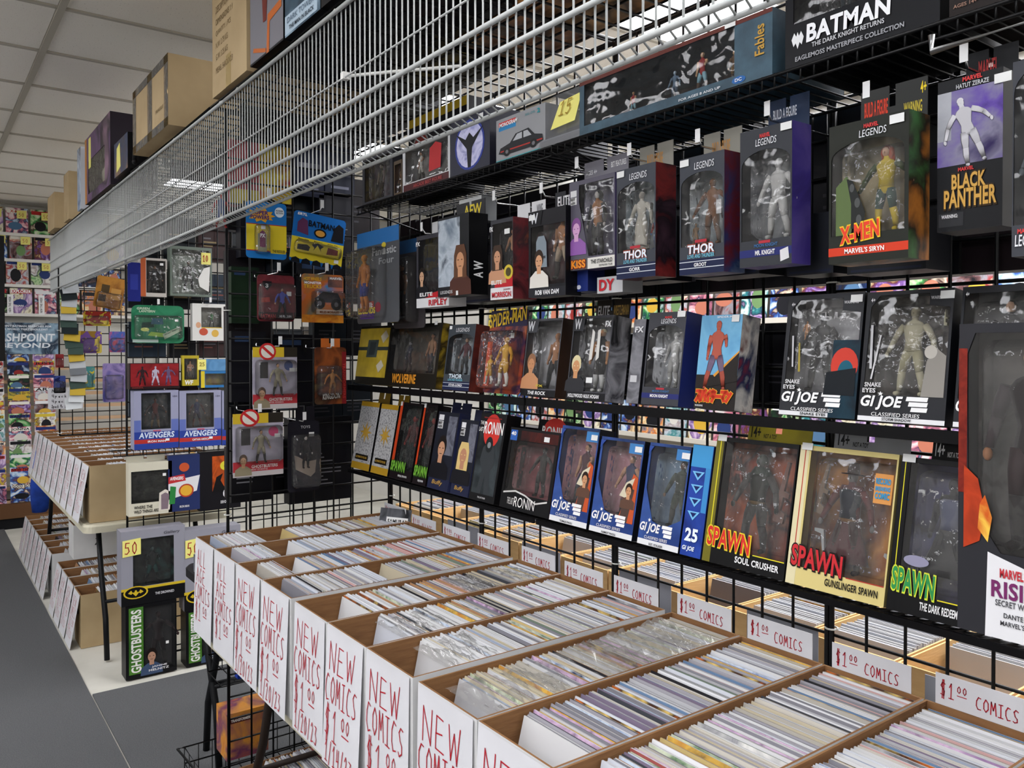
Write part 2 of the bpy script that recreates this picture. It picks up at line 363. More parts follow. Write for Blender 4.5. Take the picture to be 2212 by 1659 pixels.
# ================================================================== PACKAGES
SKIN = '#C08A66'
def figure(parent, cx, cy, z0, H, cols, pose=0, name='figure', extra=None):
    """small articulated toy: cols = skin, hair, torso, arms, legs, boots"""
    ms = [M(c, .5) for c in cols]; mb = MB()
    P = lambda x, y, z: (cx + x * H, cy + y * H, z0 + z * H)
    spread = (.0, .03, .05, .02)[pose % 4]; ae = (.0, .05, -.02, .09)[pose % 4]; lift = (.0, .0, .10, .04)[pose % 4]
    for s in (-1, 1):
        k = P(s * (.065 + spread), -.015, .27); a = P(s * (.075 + spread * 1.8), .01, .045)
        mb.tube([P(s * .05, 0, .49), P(s * (.06 + spread * .5), -.008, .38), k], [.058 * H, .056 * H, .042 * H], 8, 4)
        mb.tube([k, P(s * (.072 + spread * 1.4), .008, .18), a], [.042 * H, .043 * H, .028 * H], 8, 5)
        mb.tube([P(s * (.075 + spread * 1.8), .02, .03), P(s * (.085 + spread * 1.8), -.06, .018)], [.030 * H, .024 * H], 8, 5)
        L = lift if s > 0 else 0
        sh = P(s * .115, 0, .785); e = P(s * (.165 + ae), .0, .63 + L); wr = P(s * (.185 + ae * 1.5), -.04 - L * .5, .485 + L * 1.8)
        mb.tube([sh, P(s * (.14 + ae * .5), 0, .72 + L * .4), e], [.040 * H, .040 * H, .032 * H], 8, 3)
        mb.tube([e, wr], [.033 * H, .023 * H], 8, 3)
        mb.ball(P(s * (.19 + ae * 1.6), -.045 - L * .5, .455 + L * 1.9), (.024 * H, .022 * H, .034 * H), 8, 5, 0)
    mb.rings([(cx, cy, z0 + z * H, rx * H, ry * H) for z, rx, ry in ((.44, .06, .045), (.48, .092, .058), (.53, .088, .056), (.60, .074, .05), (.70, .098, .062), (.77, .122, .06), (.82, .085, .048), (.845, .036, .034), (.88, .032, .032))], 12, 2)
    mb.ball(P(0, -.004, .925), (.046 * H, .054 * H, .064 * H), 10, 8, 0)
    mb.ball(P(0, -.056, .915), (.009 * H, .012 * H, .014 * H), 6, 4, 0)
    mb.ball(P(0, .008, .938), (.051 * H, .056 * H, .060 * H), 10, 5, 1, 0.12)
    o = mb.build(name, ms, parent, True)
    for kind, col in (extra or {}).items():
        e = MB()
        if kind == 'coat': e.rings([(cx, cy + .01 * H, z0 + z * H, rx * H, ry * H) for z, rx, ry in ((.10, .25, .075), (.25, .20, .07), (.40, .14, .066), (.52, .105, .062), (.66, .10, .066), (.78, .135, .066), (.84, .11, .06))], 14, 0)
        elif kind == 'robe': e.rings([(cx, cy, z0 + z * H, rx * H, ry * H) for z, rx, ry in ((.02, .16, .08), (.20, .135, .075), (.40, .11, .068), (.52, .098, .064), (.60, .08, .056))], 14, 0)
        elif kind == 'hat': e.rings([(cx, cy, z0 + z * H, r_ * H, r_ * H) for z, r_ in ((.945, .11), (.952, .112), (.958, .06), (1.01, .055), (1.06, .046), (1.065, .02))], 14, 0)
        elif kind == 'hood': e.ball((cx, cy + .012 * H, z0 + .93 * H), (.068 * H, .064 * H, .085 * H), 12, 7, 0, -.2); e.rings([(cx, cy + .01 * H, z0 + z * H, rx * H, .066 * H) for z, rx in ((.70, .15), (.80, .135), (.88, .075))], 12, 0)
        elif kind == 'mane': e.ball((cx, cy + .02 * H, z0 + .92 * H), (.085 * H, .045 * H, .09 * H), 12, 8, 0); e.rings([(cx, cy + .035 * H, z0 + z * H, rx * H, .03 * H) for z, rx in ((.72, .06), (.82, .085), (.92, .08))], 12, 0)
        elif kind == 'vest': e.rings([(cx, cy - .004 * H, z0 + z * H, rx * H, ry * H) for z, rx, ry in ((.52, .096, .064), (.60, .088, .060), (.70, .108, .070), (.77, .124, .066), (.80, .10, .056))], 12, 0)
        elif kind == 'belt': e.rings([(cx, cy, z0 + z * H, .098 * H, .064 * H) for z in (.485, .52)], 12, 0)
        e.build(kind, mt(col), parent, True)
    return o
def gun(mb, x, z, L, y, rot, kind=0):
    """toy weapon profile, real thickness"""
    prof = [[(0, 0), (.16, .0), (.2, .10), (.42, .10), (.42, .0), (.50, .0), (.52, .11), (1, .12), (1, .17), (.5, .2), (.0, .19)], [(0, 0), (.14, .0), (.26, .3), (1, .32), (1, .42), (.1, .45), (.05, .3)], [(0, .02), (1, .0), (1.04, .03), (0, .06)]][kind]
    ca, sa = math.cos(rot), math.sin(rot)
    pts = [(x + L * (a * ca - b * sa), z + L * (a * sa + b * ca)) for a, b in prof]
    mb.prism(pts, y, y + .006)
def dome(parent, x0, z0, x1, z1, d, r=.012, mat=None, y0=-.0005, name='blister'):
    mb = MB(); o = rounded(x0, z0, x1, z1, r, 3); n = len(o)
    layers = ((0, 0), (.0, .55), (.10, .9), (.22, 1.0))
    cx, cz = (x0 + x1) / 2, (z0 + z1) / 2; vs = []
    for ins, dd in layers:
        for x, z in o:
            i = ins * .06 / max(.03, min(x1 - x0, z1 - z0)) * 1.0
            vs.append((x + (cx - x) * i, y0 - d * dd, z + (cz - z) * i))
    fs = [(l * n + k, l * n + (k + 1) % n, (l + 1) * n + (k + 1) % n, (l + 1) * n + k) for l in range(len(layers) - 1) for k in range(n)]
    fs.append(tuple(range((len(layers) - 1) * n, len(layers) * n)))
    mb.add(vs, fs); return mb.build(name, mat or BLIST, parent, False)
def frame_hole(mb, W, H, hole, y, mi):
    """front panel W x H with a star-shaped hole"""
    cx = sum(p[0] for p in hole) / len(hole); cz = sum(p[1] for p in hole) / len(hole)
    corners = [(0, 0), (W, 0), (W, H), (0, H)]
    angs = sorted([(math.atan2(p[1] - cz, p[0] - cx)) for p in hole + corners])
    def hit(a, poly):
        dx, dz = math.cos(a), math.sin(a); best = None
        for (ax, az), (bx, bz) in zip(poly, poly[1:] + poly[:1]):
            ex, ez = bx - ax, bz - az; den = dx * ez - dz * ex
            if abs(den) < 1e-12: continue
            t = ((ax - cx) * ez - (az - cz) * ex) / den; u = ((ax - cx) * dz - (az - cz) * dx) / den
            if t > 0 and -1e-6 <= u <= 1 + 1e-6 and (best is None or t > best): best = t
        best = best or 0.001
        return (cx + dx * best, cz + dz * best)
    ins = [hit(a, hole) for a in angs]; out = [hit(a, corners) for a in angs]; n = len(angs)
    mb.add([(x, y, z) for x, z in ins] + [(x, y, z) for x, z in out], [(i, n + i, n + (i + 1) % n, (i + 1) % n) for i in range(n)], mi)
def mt(c): return M(c, .38) if isinstance(c, str) else c
def portrait(mb, cx, z0, h, i_skin, i_hair, i_shirt, y, long=False):
    w = h * .42
    mb.poly([(cx - w * .95, z0), (cx + w * .95, z0), (cx + w * .9, z0 + h * .28), (cx + w * .35, z0 + h * .44), (cx - w * .35, z0 + h * .44), (cx - w * .9, z0 + h * .28)], y, i_shirt)
    if long: mb.poly([(cx - w * .56, z0 + h * .34), (cx + w * .56, z0 + h * .34), (cx + w * .54, z0 + h * .8), (cx + w * .35, z0 + h), (cx - w * .35, z0 + h), (cx - w * .54, z0 + h * .8)], y - .0001, i_hair)
    else: mb.ellp(cx, z0 + h * .76, w * .46, h * .24, y - .0001, i_hair, 14)
    mb.poly([(cx - w * .2, z0 + h * .36), (cx + w * .2, z0 + h * .36), (cx + w * .2, z0 + h * .55), (cx - w * .2, z0 + h * .55)], y - .0002, i_skin)
    mb.ellp(cx, z0 + h * .67, w * .34, h * .185, y - .0003, i_skin, 14)
    for s in (-1, 1): mb.ellp(cx + s * w * .16, z0 + h * .70, w * .07, h * .014, y - .0005, i_hair, 6)
    mb.rect(cx - w * .12, z0 + h * .565, cx + w * .12, z0 + h * .58, y - .0005, i_hair)
def print_figure(parent, cx, z0, H, cols, pose, y=-.0014, tilt=0.0):
    """flat printed picture of a toy: the figure pressed into the print layer"""
    o = figure(parent, 0, 0, 0, H, cols, pose, 'printed_figure'); c, s = math.cos(tilt), math.sin(tilt)
    for v in o.data.vertices: v.co = (cx + v.co.x * c - v.co.z * s, y + v.co.y * .01, z0 + v.co.x * s + v.co.z * c)
    return o
def place(BL, BR, TL, plane, at, lean=0.0, z=None):
    """front face of a package from three measured corners on a real plane"""
    f = PX if plane == 'X' else PY
    b = f(BL[0], BL[1], at); r = f(BR[0], BR[1], at)
    w = abs(r.y - b.y) if plane == 'X' else abs(r.x - b.x)
    zb = (b.z + r.z) / 2 if z is None else z
    loc = Vector((b.x, b.y, zb)); d = Vector((math.sin(lean), 0, math.cos(lean))) if plane == 'X' else Vector((0, math.sin(lean), math.cos(lean)))
    lo, hi = .01, 1.5
    for _ in range(40):
        m = (lo + hi) / 2
        if pix(loc + d * m)[1] > TL[1]: lo = m
        else: hi = m
    return loc, w, lo, (R(-90) if plane == 'X' else 0.0)
def pkg(name, label, pl, depth, body='#17181C', side=None, bg=None, win=None, figs=(), rects=(), polys=(), ells=(), tope=(), txt=(), faces=(), stick=(), tab=None, lean=0.0, roll=0.0, yaw=0.0, card=False, bub=None, guns=(), cat='toy package', group=None, plastic=None, tray=True, back=None, rad=None, topc=None):
    loc, W, H, rz = pl
    t = thing(name, label, cat, loc, (-lean, roll, rz + yaw), group)
    if card:
        MB().prism(rounded(0, 0, W, H, rad or min(.012, W * .1)), 0, .0025).build('card', mt(body), t); yf = 0.0
    else:
        mb = MB(); mats = [mt(body), mt(side or body), mt(bg or body), mt(topc or body)]
        if win:
            x0, z0, x1, z1 = win[:4]; x0 *= W; x1 *= W; z0 *= H; z1 *= H
            if len(win) > 4 and win[4] == 'arch':
                hole = [(x0, z0), (x1, z0)] + [((x0 + x1) / 2 + (x1 - x0) / 2 * math.cos(R(a)), z1 - (z1 - z0) * .16 + (z1 - z0) * .16 * math.sin(R(a))) for a in range(0, 181, 15)]
            elif len(win) > 4: hole = [(a * W, b * H) for a, b in win[4]]
            else: hole = [(x0, z0), (x1, z0), (x1, z1), (x0, z1)]
            frame_hole(mb, W, H, hole, 0, 0)
            MB().add([(x, .0012, z) for x, z in hole], [tuple(range(len(hole)))]).build('window', plastic or CLEAR, t)
        else: mb.rect(0, 0, W, H, 0, 0)
        V = [(0, 0, 0), (W, 0, 0), (W, depth, 0), (0, depth, 0), (0, 0, H), (W, 0, H), (W, depth, H), (0, depth, H)]
        mb.add(V, [(1, 2, 6, 5)], 1); mb.add(V, [(3, 0, 4, 7)], 0); mb.add(V, [(4, 5, 6, 7)], 3); mb.add(V, [(0, 3, 2, 1)], 1)
        mb.add([(0, depth, 0), (W, depth, 0), (W, depth, H), (0, depth, H)], [(0, 1, 2, 3)], 2 if win else 0)
        mb.add([(0, depth + .0015, 0), (W, depth + .0015, 0), (W, depth + .0015, H), (0, depth + .0015, H)], [(3, 2, 1, 0)], 0)
        mb.build('carton', mats, t)
        if win and tray and (x1 - x0) > .04: dome(t, x0 + .006, z0 + .006, x1 - .006, z1 - .008, depth * .8, .012, BLIST, depth - .001, 'inner_tray')
    if bub:
        for q in (bub if isinstance(bub, list) else [bub]): dome(t, q[0] * W, q[1] * H, q[2] * W, q[3] * H, q[4], .012)
    for fg in figs:
        cx, z0, hh, cols, pose = fg[:5]; yy = (depth * .38 if not card else -(bub[0][4] if isinstance(bub, list) else (bub[4] if bub else .02)) * .5)
        fh = hh * H
        lim = (depth if not card else (bub[0][4] if isinstance(bub, list) else (bub[4] if bub else .03))) / .14
        figure(t, cx * W, min(yy, .032), z0 * H, fh, cols, pose, 'figure', fg[5] if len(fg) > 5 else None)
    for q in guns:
        mb = MB(); gun(mb, q[0] * W, q[1] * H, q[2] * H, min(.02, depth * .4) if not card else -.012, R(q[3]), q[4]); mb.build('accessory', mt(q[5]), t)
    if rects or polys or ells or faces or tope:
        cols = []; mb = MB()
        def ix(c):
            m = mt(c)
            if m not in cols: cols.append(m)
            return cols.index(m)
        for i, q in enumerate(rects): mb.rect(q[0] * W, q[1] * H, q[2] * W, q[3] * H, -.0004 - .00002 * i, ix(q[4]))
        for i, q in enumerate(polys): mb.poly([(a * W, b * H) for a, b in q[0]], -.0011 - .00002 * i, ix(q[1]))
        for i, q in enumerate(ells): mb.ellp(q[0] * W, q[1] * H, q[2] * W, q[3] * H, -.0007 - .00003 * i, ix(q[4]), 20)
        for i, q in enumerate(tope): mb.ellp(q[0] * W, q[1] * H, q[2] * W, q[3] * H, -.0014 - .00003 * i, ix(q[4]), 20)
        for i, q in enumerate(faces): portrait(mb, q[0] * W, q[1] * H, q[2] * H, ix(q[3]), ix(q[4]), ix(q[5]), -.0013 - .001 * i, len(q) > 6)
        mb.build('printed_art', cols, t)
    for i, q in enumerate(txt):
        s, x0, z0, w, h, c = q[:6]; bold = q[6] if len(q) > 6 else .02; sh = q[7] if len(q) > 7 else 0; oc = q[8] if len(q) > 8 else None; sk = q[9] if len(q) > 9 else 0; rt = q[10] if len(q) > 10 else 0
        if oc:
            mb = MB(); text_into(mb, s, (x0 - .012) * W, (z0 - .012) * H, (w + .024) * W, (h + .022) * H, -.0016, 0, bold + .05, sh, sk, rt); mb.build('lettering_outline', mt(oc), t)
        mb = MB(); text_into(mb, s, x0 * W, z0 * H, w * W, h * H, -.0020, 0, bold, sh, sk, rt); mb.build('lettering', mt(c), t)
    for q in stick:
        sw, sh = (.022, .013) if len(q) < 3 else q[2:4]
        MB().prism([(q[0] * W, q[1] * H), (q[0] * W + sw, q[1] * H), (q[0] * W + sw, q[1] * H + sh), (q[0] * W, q[1] * H + sh)], -.0024, -.0018).build('price_sticker', STICK, t)
    if tab:
        x0, x1, h, c = tab[:4]; yb = depth * .96 if not card else 0
        m1 = (x0 + x1) / 2
        MB().prism([(x0 * W, H), (x1 * W, H), (x1 * W, H + h), ((m1 + .03) * W, H + h), ((m1 + .03) * W, H + h * .45), ((m1 - .05) * W, H + h * .45), ((m1 - .05) * W, H + h), (x0 * W, H + h)][:], yb, yb + .0015).build('hang_tab', mt(c), t)
        for q in tab[4:]:
            mb = MB(); text_into(mb, q[0], q[1] * W, H + q[2] * h, q[3] * W, q[4] * h, yb - .0006, 0, .02); mb.build('lettering', mt(q[5]), t)
    return t
def hook(label, p, plane, length, group='chrome peg hooks'):
    """peg hook from a grid: p = hang point, the wire runs back to the grid"""
    t = thing('peg_hook', label, 'hook', p, (0, 0, R(-90) if plane == 'X' else 0), group)
    mb = MB().tube([(0, length, .012), (0, length, .002), (0, length * .9, 0), (0, -.012, 0), (0, -.02, .014)], .0022, 6); mb.build('prong', CHROME, t, True)
    MB().box(-.006, length + .0035, -.012, .006, length + .0055, .026).build('clip', BLACKM, t)
    MB().box(-.006, -.0235, .006, .006, -.0225, .032).build('end_plate', M('#D9D9D9', .3), t)
    return t
# ================================================================== UPPER WIRE SHELF (in front of the grid) and what stands on it
XS = 1.20
ZS = 2.113
def wire_shelf(label, y0, y1, x0, z, tilt=0.0):
    t = thing('black_wire_shelf', label, 'wire shelf', (0, 0, z), (0, 0, 0), 'black wire shelves')
    d = XG - .012 - x0
    T = lambda u: z * 0 + tilt * u
    MB().tube([(x0, y0, T(0)), (x0, y1, T(0))], .0035, 6).build('front_rail', BLACKM, t, True)
    MB().tube([(x0, y0, T(0) - .022), (x0, y1, T(0) - .022)], .0028, 6).build('lower_rail', BLACKM, t, True)
    MB().tube([(x0 + d, y0, T(d)), (x0 + d, y1, T(d))], .0035, 6).build('back_rail', BLACKM, t, True)
    m = MB(); y = y0
    while y < y1 + .001:
        m.tube([(x0, y, T(0) - .022), (x0 - .001, y, T(0) + .002), (x0 + d, y, T(d) + .002)], .0020, 5); y += .0254
    m.build('deck_wires', BLACKM, t, True)
    for y in (y0 + .02, y1 - .02):
        MB().tube([(x0 + .01, y, T(0) - .006), (x0 + d, y, T(d) - .07)], .003, 6).build('brace', BLACKM, t, True)
    return t
wire_shelf('black wire shelf high on the grid, carrying the large dark display boxes', .36, 1.46, XS, ZS)
wire_shelf('black wire shelf high on the grid near the corner, carrying the model kit', 1.475, 2.50, XS, ZS)
def up(BL, BR, TL, X=XS + .02, z=ZS + .006): return place(BL, BR, TL, 'X', X, 0, z)
G = '#'
pkg('boxed_figure', 'grey blister pack with dark figure, leftmost on the high wire shelf', up((783, 440), (848, 425), (783, 345)), .045, '#3A3B40', bg=ART(['2B2C30', '77787C', '3A3B40'], 18, 1), win=(.08, .08, .92, .92), figs=[(.5, .1, .7, ('#9A948E', '#1C1C1E', '#3A3D3E', '#8A7F78', '#232425', '#1C1C1E'), 0)], group='packages on the high wire shelf')
pkg('boxed_figure', 'narrow amber and grey pack with tan figure on the high wire shelf', up((851, 424), (868, 418), (851, 350)), .045, '#55483A', bg=ART(['6A5233', 'A07A3C', '3C2F26'], 18, 2), win=(.1, .1, .9, .9), figs=[(.5, .1, .7, ('#9A6A3A', '#6A4526', '#A3742F', '#9A6A3A', '#7E5A2B', '#5B3F22'), 1)], group='packages on the high wire shelf')
pkg('boxed_figure', 'white edged box with clear window and red banner on the high wire shelf', up((870, 411), (972, 384), (872, 322)), .05, '#C7C8CA', '#8A8A90', ART(['4B4A4C', '8A8784', '2C2C30'], 16, 3), (.06, .2, .96, .95), figs=[(.3, .22, .62, ('#B98A6B', '#2A2320', '#C9C4BC', '#B98A6B', '#C9C4BC', '#3A2F2A'), 2)], rects=[(.02, .04, .98, .18, '#4A1F22')], polys=[([(.58, .3), (.82, .32), (.84, .8), (.72, .88), (.6, .78)], '#B3282C')], txt=[('ARCADE BEST FIGURE', .25, .07, .6, .07, '#A84040')], group='packages on the high wire shelf')
pkg('boxed_figure', 'dark box with yellow top and red oval standing behind on the high shelf', up((884, 372), (1010, 338), (880, 262), XS + .12), .06, '#18181C', topc='#B59A2A', txt=[('THE', .45, .55, .2, .09, '#B9B9BC'), ('ADVENTURES', .35, .4, .7, .1, '#B9B9BC')], rects=[(0, .9, 1, 1, '#B79B2C')], ells=[(.22, .58, .16, .24, '#8A8A88'), (.22, .58, .14, .21, '#7A231C')], group='packages on the high wire shelf')
pkg('boxed_figure', 'charcoal box with glowing blue oval and black winged emblem on the high shelf', up((974, 393), (1058, 366), (988, 262)), .16, '#2C2D3A', '#1A1A26', ells=[(.5, .48, .38, .42, '#2B3A8C'), (.5, .48, .34, .38, ART(['8D90C4', 'C9C8E6', '6468A8'], 22, 5))], polys=[([(.46, .1), (.54, .1), (.57, .42), (.85, .72), (.6, .58), (.5, .68), (.4, .58), (.15, .72), (.43, .42)], '#0C0C14')], stick=[(.74, .84)], group='packages on the high wire shelf')
c = pkg('model_kit_box', 'light grey model car kit box with red and blue logo on the high wire shelf', up((1072, 372), (1178, 343), (1092, 262), XS + .015), .2, '#8E8F92', '#77787C', polys=[([(.06, .2), (.1, .32), (.3, .38), (.42, .55), (.68, .58), (.8, .4), (.95, .34), (.97, .2), (.8, .14), (.2, .14)], '#1B1B1F'), ([(.36, .4), (.45, .53), (.55, .54), (.55, .4)], '#A9ABB0'), ([(.58, .4), (.58, .54), (.66, .54), (.74, .4)], '#A9ABB0'), ([(.1, .22), (.95, .22), (.95, .25), (.1, .25)], '#A2281F')], rects=[(.06, .82, .42, .92, '#C4302B'), (.06, .72, .42, .82, '#2C7FB4'), (0, .0, 1, .05, '#3E9AA0')], txt=[('MONOGRAM', .08, .80, .38, .09, '#F0F0F0', .03, .2), ('SKILL LEVEL', .62, .86, .2, .05, '#3B7C84'), ('2', .85, .83, .06, .10, '#1F8A94', .03)], tope=[(.24, .2, .07, .1, '#0C0C0E'), (.78, .2, .07, .1, '#0C0C0E'), (.24, .2, .03, .045, '#6A6A6E'), (.78, .2, .03, .045, '#6A6A6E')], group='packages on the high wire shelf')
loc, W, H, rz = up((1162, 346), (1262, 312), (1215, 208), XS + .01)
t = thing('clear_display_box', 'clear plastic display box with a yellow price note on the high wire shelf', 'plastic box', loc, (0, 0, rz), 'packages on the high wire shelf')
mb = MB(); mb.add([(0, 0, 0), (W, 0, 0), (W, .07, 0), (0, .07, 0), (0.02, .03, H), (W, .03, H), (W, .07, H), (0.02, .07, H)], [(0, 3, 2, 1), (4, 5, 6, 7), (0, 1, 5, 4), (1, 2, 6, 5), (2, 3, 7, 6), (3, 0, 4, 7)]); mb.build('case', CLEARBOX, t)
MB().box(.004, .004, .003, W - .004, .066, .02).build('grey_insert', M('#7C7D82', .5), t)
T = Matrix.Rotation(R(-14), 4, 'X')
mb = MB().add([tuple(T @ Vector(p) + Vector((W * .3, -.002, H * .28))) for p in ((0, 0, 0), (.085, 0, .005), (.088, .002, .075), (.01, .004, .07))], [(0, 1, 2, 3)]); mb.build('sticky_note', STICKY, t)
mb = MB(); pen(mb, '15', .02, .03, .05, .035, 0, .003); mb.v = [tuple(T @ Vector((x, y - .001, z)) + Vector((W * .3, -.003, H * .28))) for x, y, z in mb.v]; mb.build('lettering', M('#9A7A2A', .7), t)
BRICK = noisy('blue_brick_print', '2E4350', '3B5564', 26, .45)
ARM = ('#C7A07C', '#B7823C', '#8C2528', '#C7A07C', '#7FA6B4', '#4A3A2E')
BRK = ('#C7A07C', '#4A3325', '#5B452F', '#5B452F', '#6A5233', '#3A2C20')
pkg('diorama_box', 'long blue brick pattern box with wide dark window and small standing figures on high shelf', up((1252, 303), (1668, 187), (1262, 180), XS + .01), .22, BRICK, BRICK, ART(['191A22', '37323A', '5A4A44', '20222C'], 10, 7), (.03, .17, .84, .93), figs=[(.27, .18, .42, ARM, 2), (.64, .18, .66, ARM, 2), (.50, .2, .5, ('#9FB2C0', '#8A98A4', '#5A6E82', '#5A6E82', '#4A5A6E', '#2A323C'), 1), (.79, .18, .5, BRK, 0)], rects=[(.0, .93, 1, 1, '#5B2E28')], ells=[(.86, .09, .03, .055, '#2C5E9C')], txt=[('FOR AGES 8 AND UP', .58, .045, .2, .04, '#C9CDD0'), ('Fables', .93, .35, .04, .45, '#B08A3C', .02, 0, None, 0, 90), ('DC', .845, .065, .03, .05, '#D0DAE6', .03)], stick=[(.80, .93, .024, .016)], tray=False, group='packages on the high wire shelf')
pkg('collector_box', 'large black collector box with bold white lettering and winged emblem on the high shelf', up((1696, 188), (2030, 84), (1690, -70), XS + .01), .24, '#0E0F13', '#0A0A0C', ART(['3A3C46', '6A6C74', '2A2C38', '8A8A8E'], 9, 8), (.06, .42, .70, .97), figs=[(.36, .42, .5, ('#8C9AA0', '#3A4048', '#6E7C84', '#6E7C84', '#58646C', '#2C3238'), 0), (.60, .44, .36, ('#B98A6B', '#A03030', '#9C2A2A', '#B98A6B', '#9C9C9C', '#6A2A2A'), 1)],
    rects=[(.72, .36, .97, .98, ART(['39465A', '5D6E86', '222A38'], 12, 9))], polys=[([(.05, .27), (.07, .33), (.085, .29), (.095, .33), (.105, .29), (.12, .33), (.14, .27), (.125, .2), (.11, .23), (.095, .17), (.08, .23), (.065, .2)], '#D9DADC')],
    txt=[('BATMAN', .16, .20, .56, .17, '#E4E5E8', .035, .05), ('THE DARK KNIGHT RETURNS', .2, .14, .48, .045, '#B9BABE'), ('EAGLEMOSS MASTERPIECE COLLECTION', .08, .05, .72, .045, '#9C9DA2')], group='packages on the high wire shelf')
pkg('collector_box', 'dark box with orange script lettering at the right end of the high shelf', up((2050, 92), (2230, 45), (2046, -120), XS + .01), .22, '#17100E', '#120C0A', txt=[('The Wolfman', .04, .42, .9, .13, '#C8622A', .02, .12), ('NECA', .06, .62, .22, .07, '#8A4A2A', .04), ('FIGURE SET', .5, .26, .35, .05, '#7A3A2C'), ('AGES 14+', .06, .10, .3, .05, '#8A6A5A')], rects=[(.05, .36, .95, .375, '#A8541F')], group='packages on the high wire shelf')

# ================================================================== ROW A: hung in front of the grid
XA = 1.22
GA = 'packages hung in the top row of the grid display'
def ra(BL, BR, TL, X=XA): return place(BL, BR, TL, 'X', X)
DK = '#26282D'
# clamshell with a bulky orange-brown figure
pl = ra((772, 690), (862, 706), (795, 507)); TH = ('#A5642A', '#A5642A', '#A5642A', '#A5642A', '#A5642A', '#A5642A')
pkg('clamshell_figure', 'clear clamshell with bulky orange brown figure and blue card top, leftmost in the top row', pl, .03, '#4A4C50', card=True, bub=(.03, .06, .72, .80, .05), figs=[(.36, .12, .62, ('#A5642A', '#A5642A', '#A5642A', '#A5642A', '#2A3A7A', '#A5642A'), 0)], rects=[(.0, .84, 1, 1, '#2C66A0'), (.08, .05, .42, .12, '#5A3B86'), (.08, .17, .42, .24, '#B33A2C')], txt=[('Fantastic', .40, .72, .55, .08, '#A9ABAE'), ('Four', .55, .62, .35, .07, '#8F9194'), ('MARVEL', .1, .175, .30, .05, '#EDEDED', .04), ('LEGENDS', .04, .105, .42, .07, '#E2C53A', .04)], ells=[(.52, .17, .07, .055, '#7A2030'), (.66, .82, .05, .03, '#C9B53A')], stick=[(.66, .72, .012, .02)], group=GA)
pkg('clamshell_figure', 'second clear clamshell, darker, right behind the leftmost one in the top row', ra((850, 712), (918, 706), (862, 525), XA + .07), .03, '#3A3638', card=True, bub=(.1, .06, .8, .8, .04), rects=[(0, .85, 1, 1, '#27517E')], figs=[(.45, .12, .6, ('#8A5A3A', '#4A2C20', '#6A3A2A', '#8A5A3A', '#3E3A3C', '#2A2626'), 0)], group=GA)
WH = '#D2D2D4'
pkg('boxed_figure', 'dark box with white base and red lettering, wrestler portrait and white flap, top row', ra((900, 668), (970, 658), (882, 512), XA + .04), .06, '#3B3A40', WH, ART(['2E2D33', '4A474C', '1C1B20'], 14, 11), (.06, .2, .98, .94), figs=[(.72, .36, .5, (SKIN, '#1C1612', '#22201F', SKIN, '#1A1A1C', '#101012'), 3)], rects=[(0, 0, 1, .13, WH)], polys=[([(.3, .13), (1, .13), (1, .24), (.3, .17)], '#B3242B')], faces=[(.18, .14, .42, '#C39A7C', '#1E1815', '#1A1A1E')], txt=[('ELITE', .12, .155, .4, .05, '#E8E8E8', .03), ('RIPLEY', .4, .02, .56, .08, '#B5222C', .03), ('RHEA', .62, .105, .25, .025, '#6A2A2E'), ('FX', .0, .86, .13, .06, '#E0E0E0', .04)], tab=(-.02, .9, .05, '#C9CACC'), group=GA)
pkg('boxed_figure', 'tall black pack with silver blue window and long haired portrait, wide black side, top row', ra((946, 640), (1013, 637), (944, 474), XA - .02), .06, '#15161A', '#0A0A0C', ART(['6E7C8A', 'A9B4C0', '3E4650'], 16, 12), None, rects=[(.02, .12, .72, .97, ART(['6E7C8A', 'B0BAC4', '414A55'], 16, 12))], faces=[(.74, .0, .62, '#C08C68', '#5A3A26', '#4A2A22', 1)], txt=[('LEGENDS', .1, .03, .4, .04, '#B9BABC')], stick=[(.62, .0, .010, .012)], tab=(.05, .95, .045, '#2A2A2C', ('AEW', .3, .1, .55, .7, '#D8C23A')), group=GA)
mb = MB(); text_into(mb, 'A W', 0, 0, .03, .045, 0, 0, .03, 0, 0, 90)
o = mb.build('lettering', WHITEP, [q for q in bpy.data.objects if q.get('label', '').startswith('tall black pack with silver blue')][0]); o.location = (PX(1013, 637, XA - .02).y * 0 + abs(PX(1013, 637, XA - .02).y - PX(946, 640, XA - .02).y) + .0006, .015, .045); o.rotation_euler = (0, 0, R(90))
pkg('small_carton', 'small white and green carton behind the tall black pack, top row', ra((992, 482), (1040, 478), (992, 434), XA + .05), .05, '#C4C6C6', '#8A8C8E', rects=[(.0, .5, .35, .7, '#3E9A5A')], group=GA)
pkg('boxed_figure', 'box with white base and red name, bare chested portrait and gold seal, top row', ra((1060, 650), (1108, 643), (1036, 478), XA - .01), .075, '#34353B', ART(['22181C', '6A2A2E', '3A2A2E', '8A4A36'], 14, 13), ART(['3A3B42', '595A60', '202127'], 14, 13), (.08, .26, .98, .95), figs=[(.62, .40, .48, (SKIN, '#2E2018', SKIN, SKIN, '#23222A', '#101014'), 1)], rects=[(0, 0, 1, .15, WH)], polys=[([(.2, .15), (1, .15), (1, .32), (.2, .2)], '#B3242B')], tope=[(.82, .33, .2, .09, '#C7B13A'), (.82, .33, .12, .055, '#4A4224')], faces=[(.32, .2, .48, '#BE8C6C', '#3A2A20', '#BE8C6C', 1)], txt=[('ELITE', .06, .19, .48, .05, '#E8E8E8', .03), ('MORRISON', .08, .025, .86, .07, '#B5222C', .03), ('JOHN', .6, .105, .3, .025, '#6A2A2E'), ('FX', -.02, .86, .16, .06, '#E0E0E0', .04)], stick=[(.66, .80)], tab=(.2, 1.4, .045, '#D6D6D8', ('WWE', 1.05, .2, .25, .6, '#6A6A6E')), group=GA)
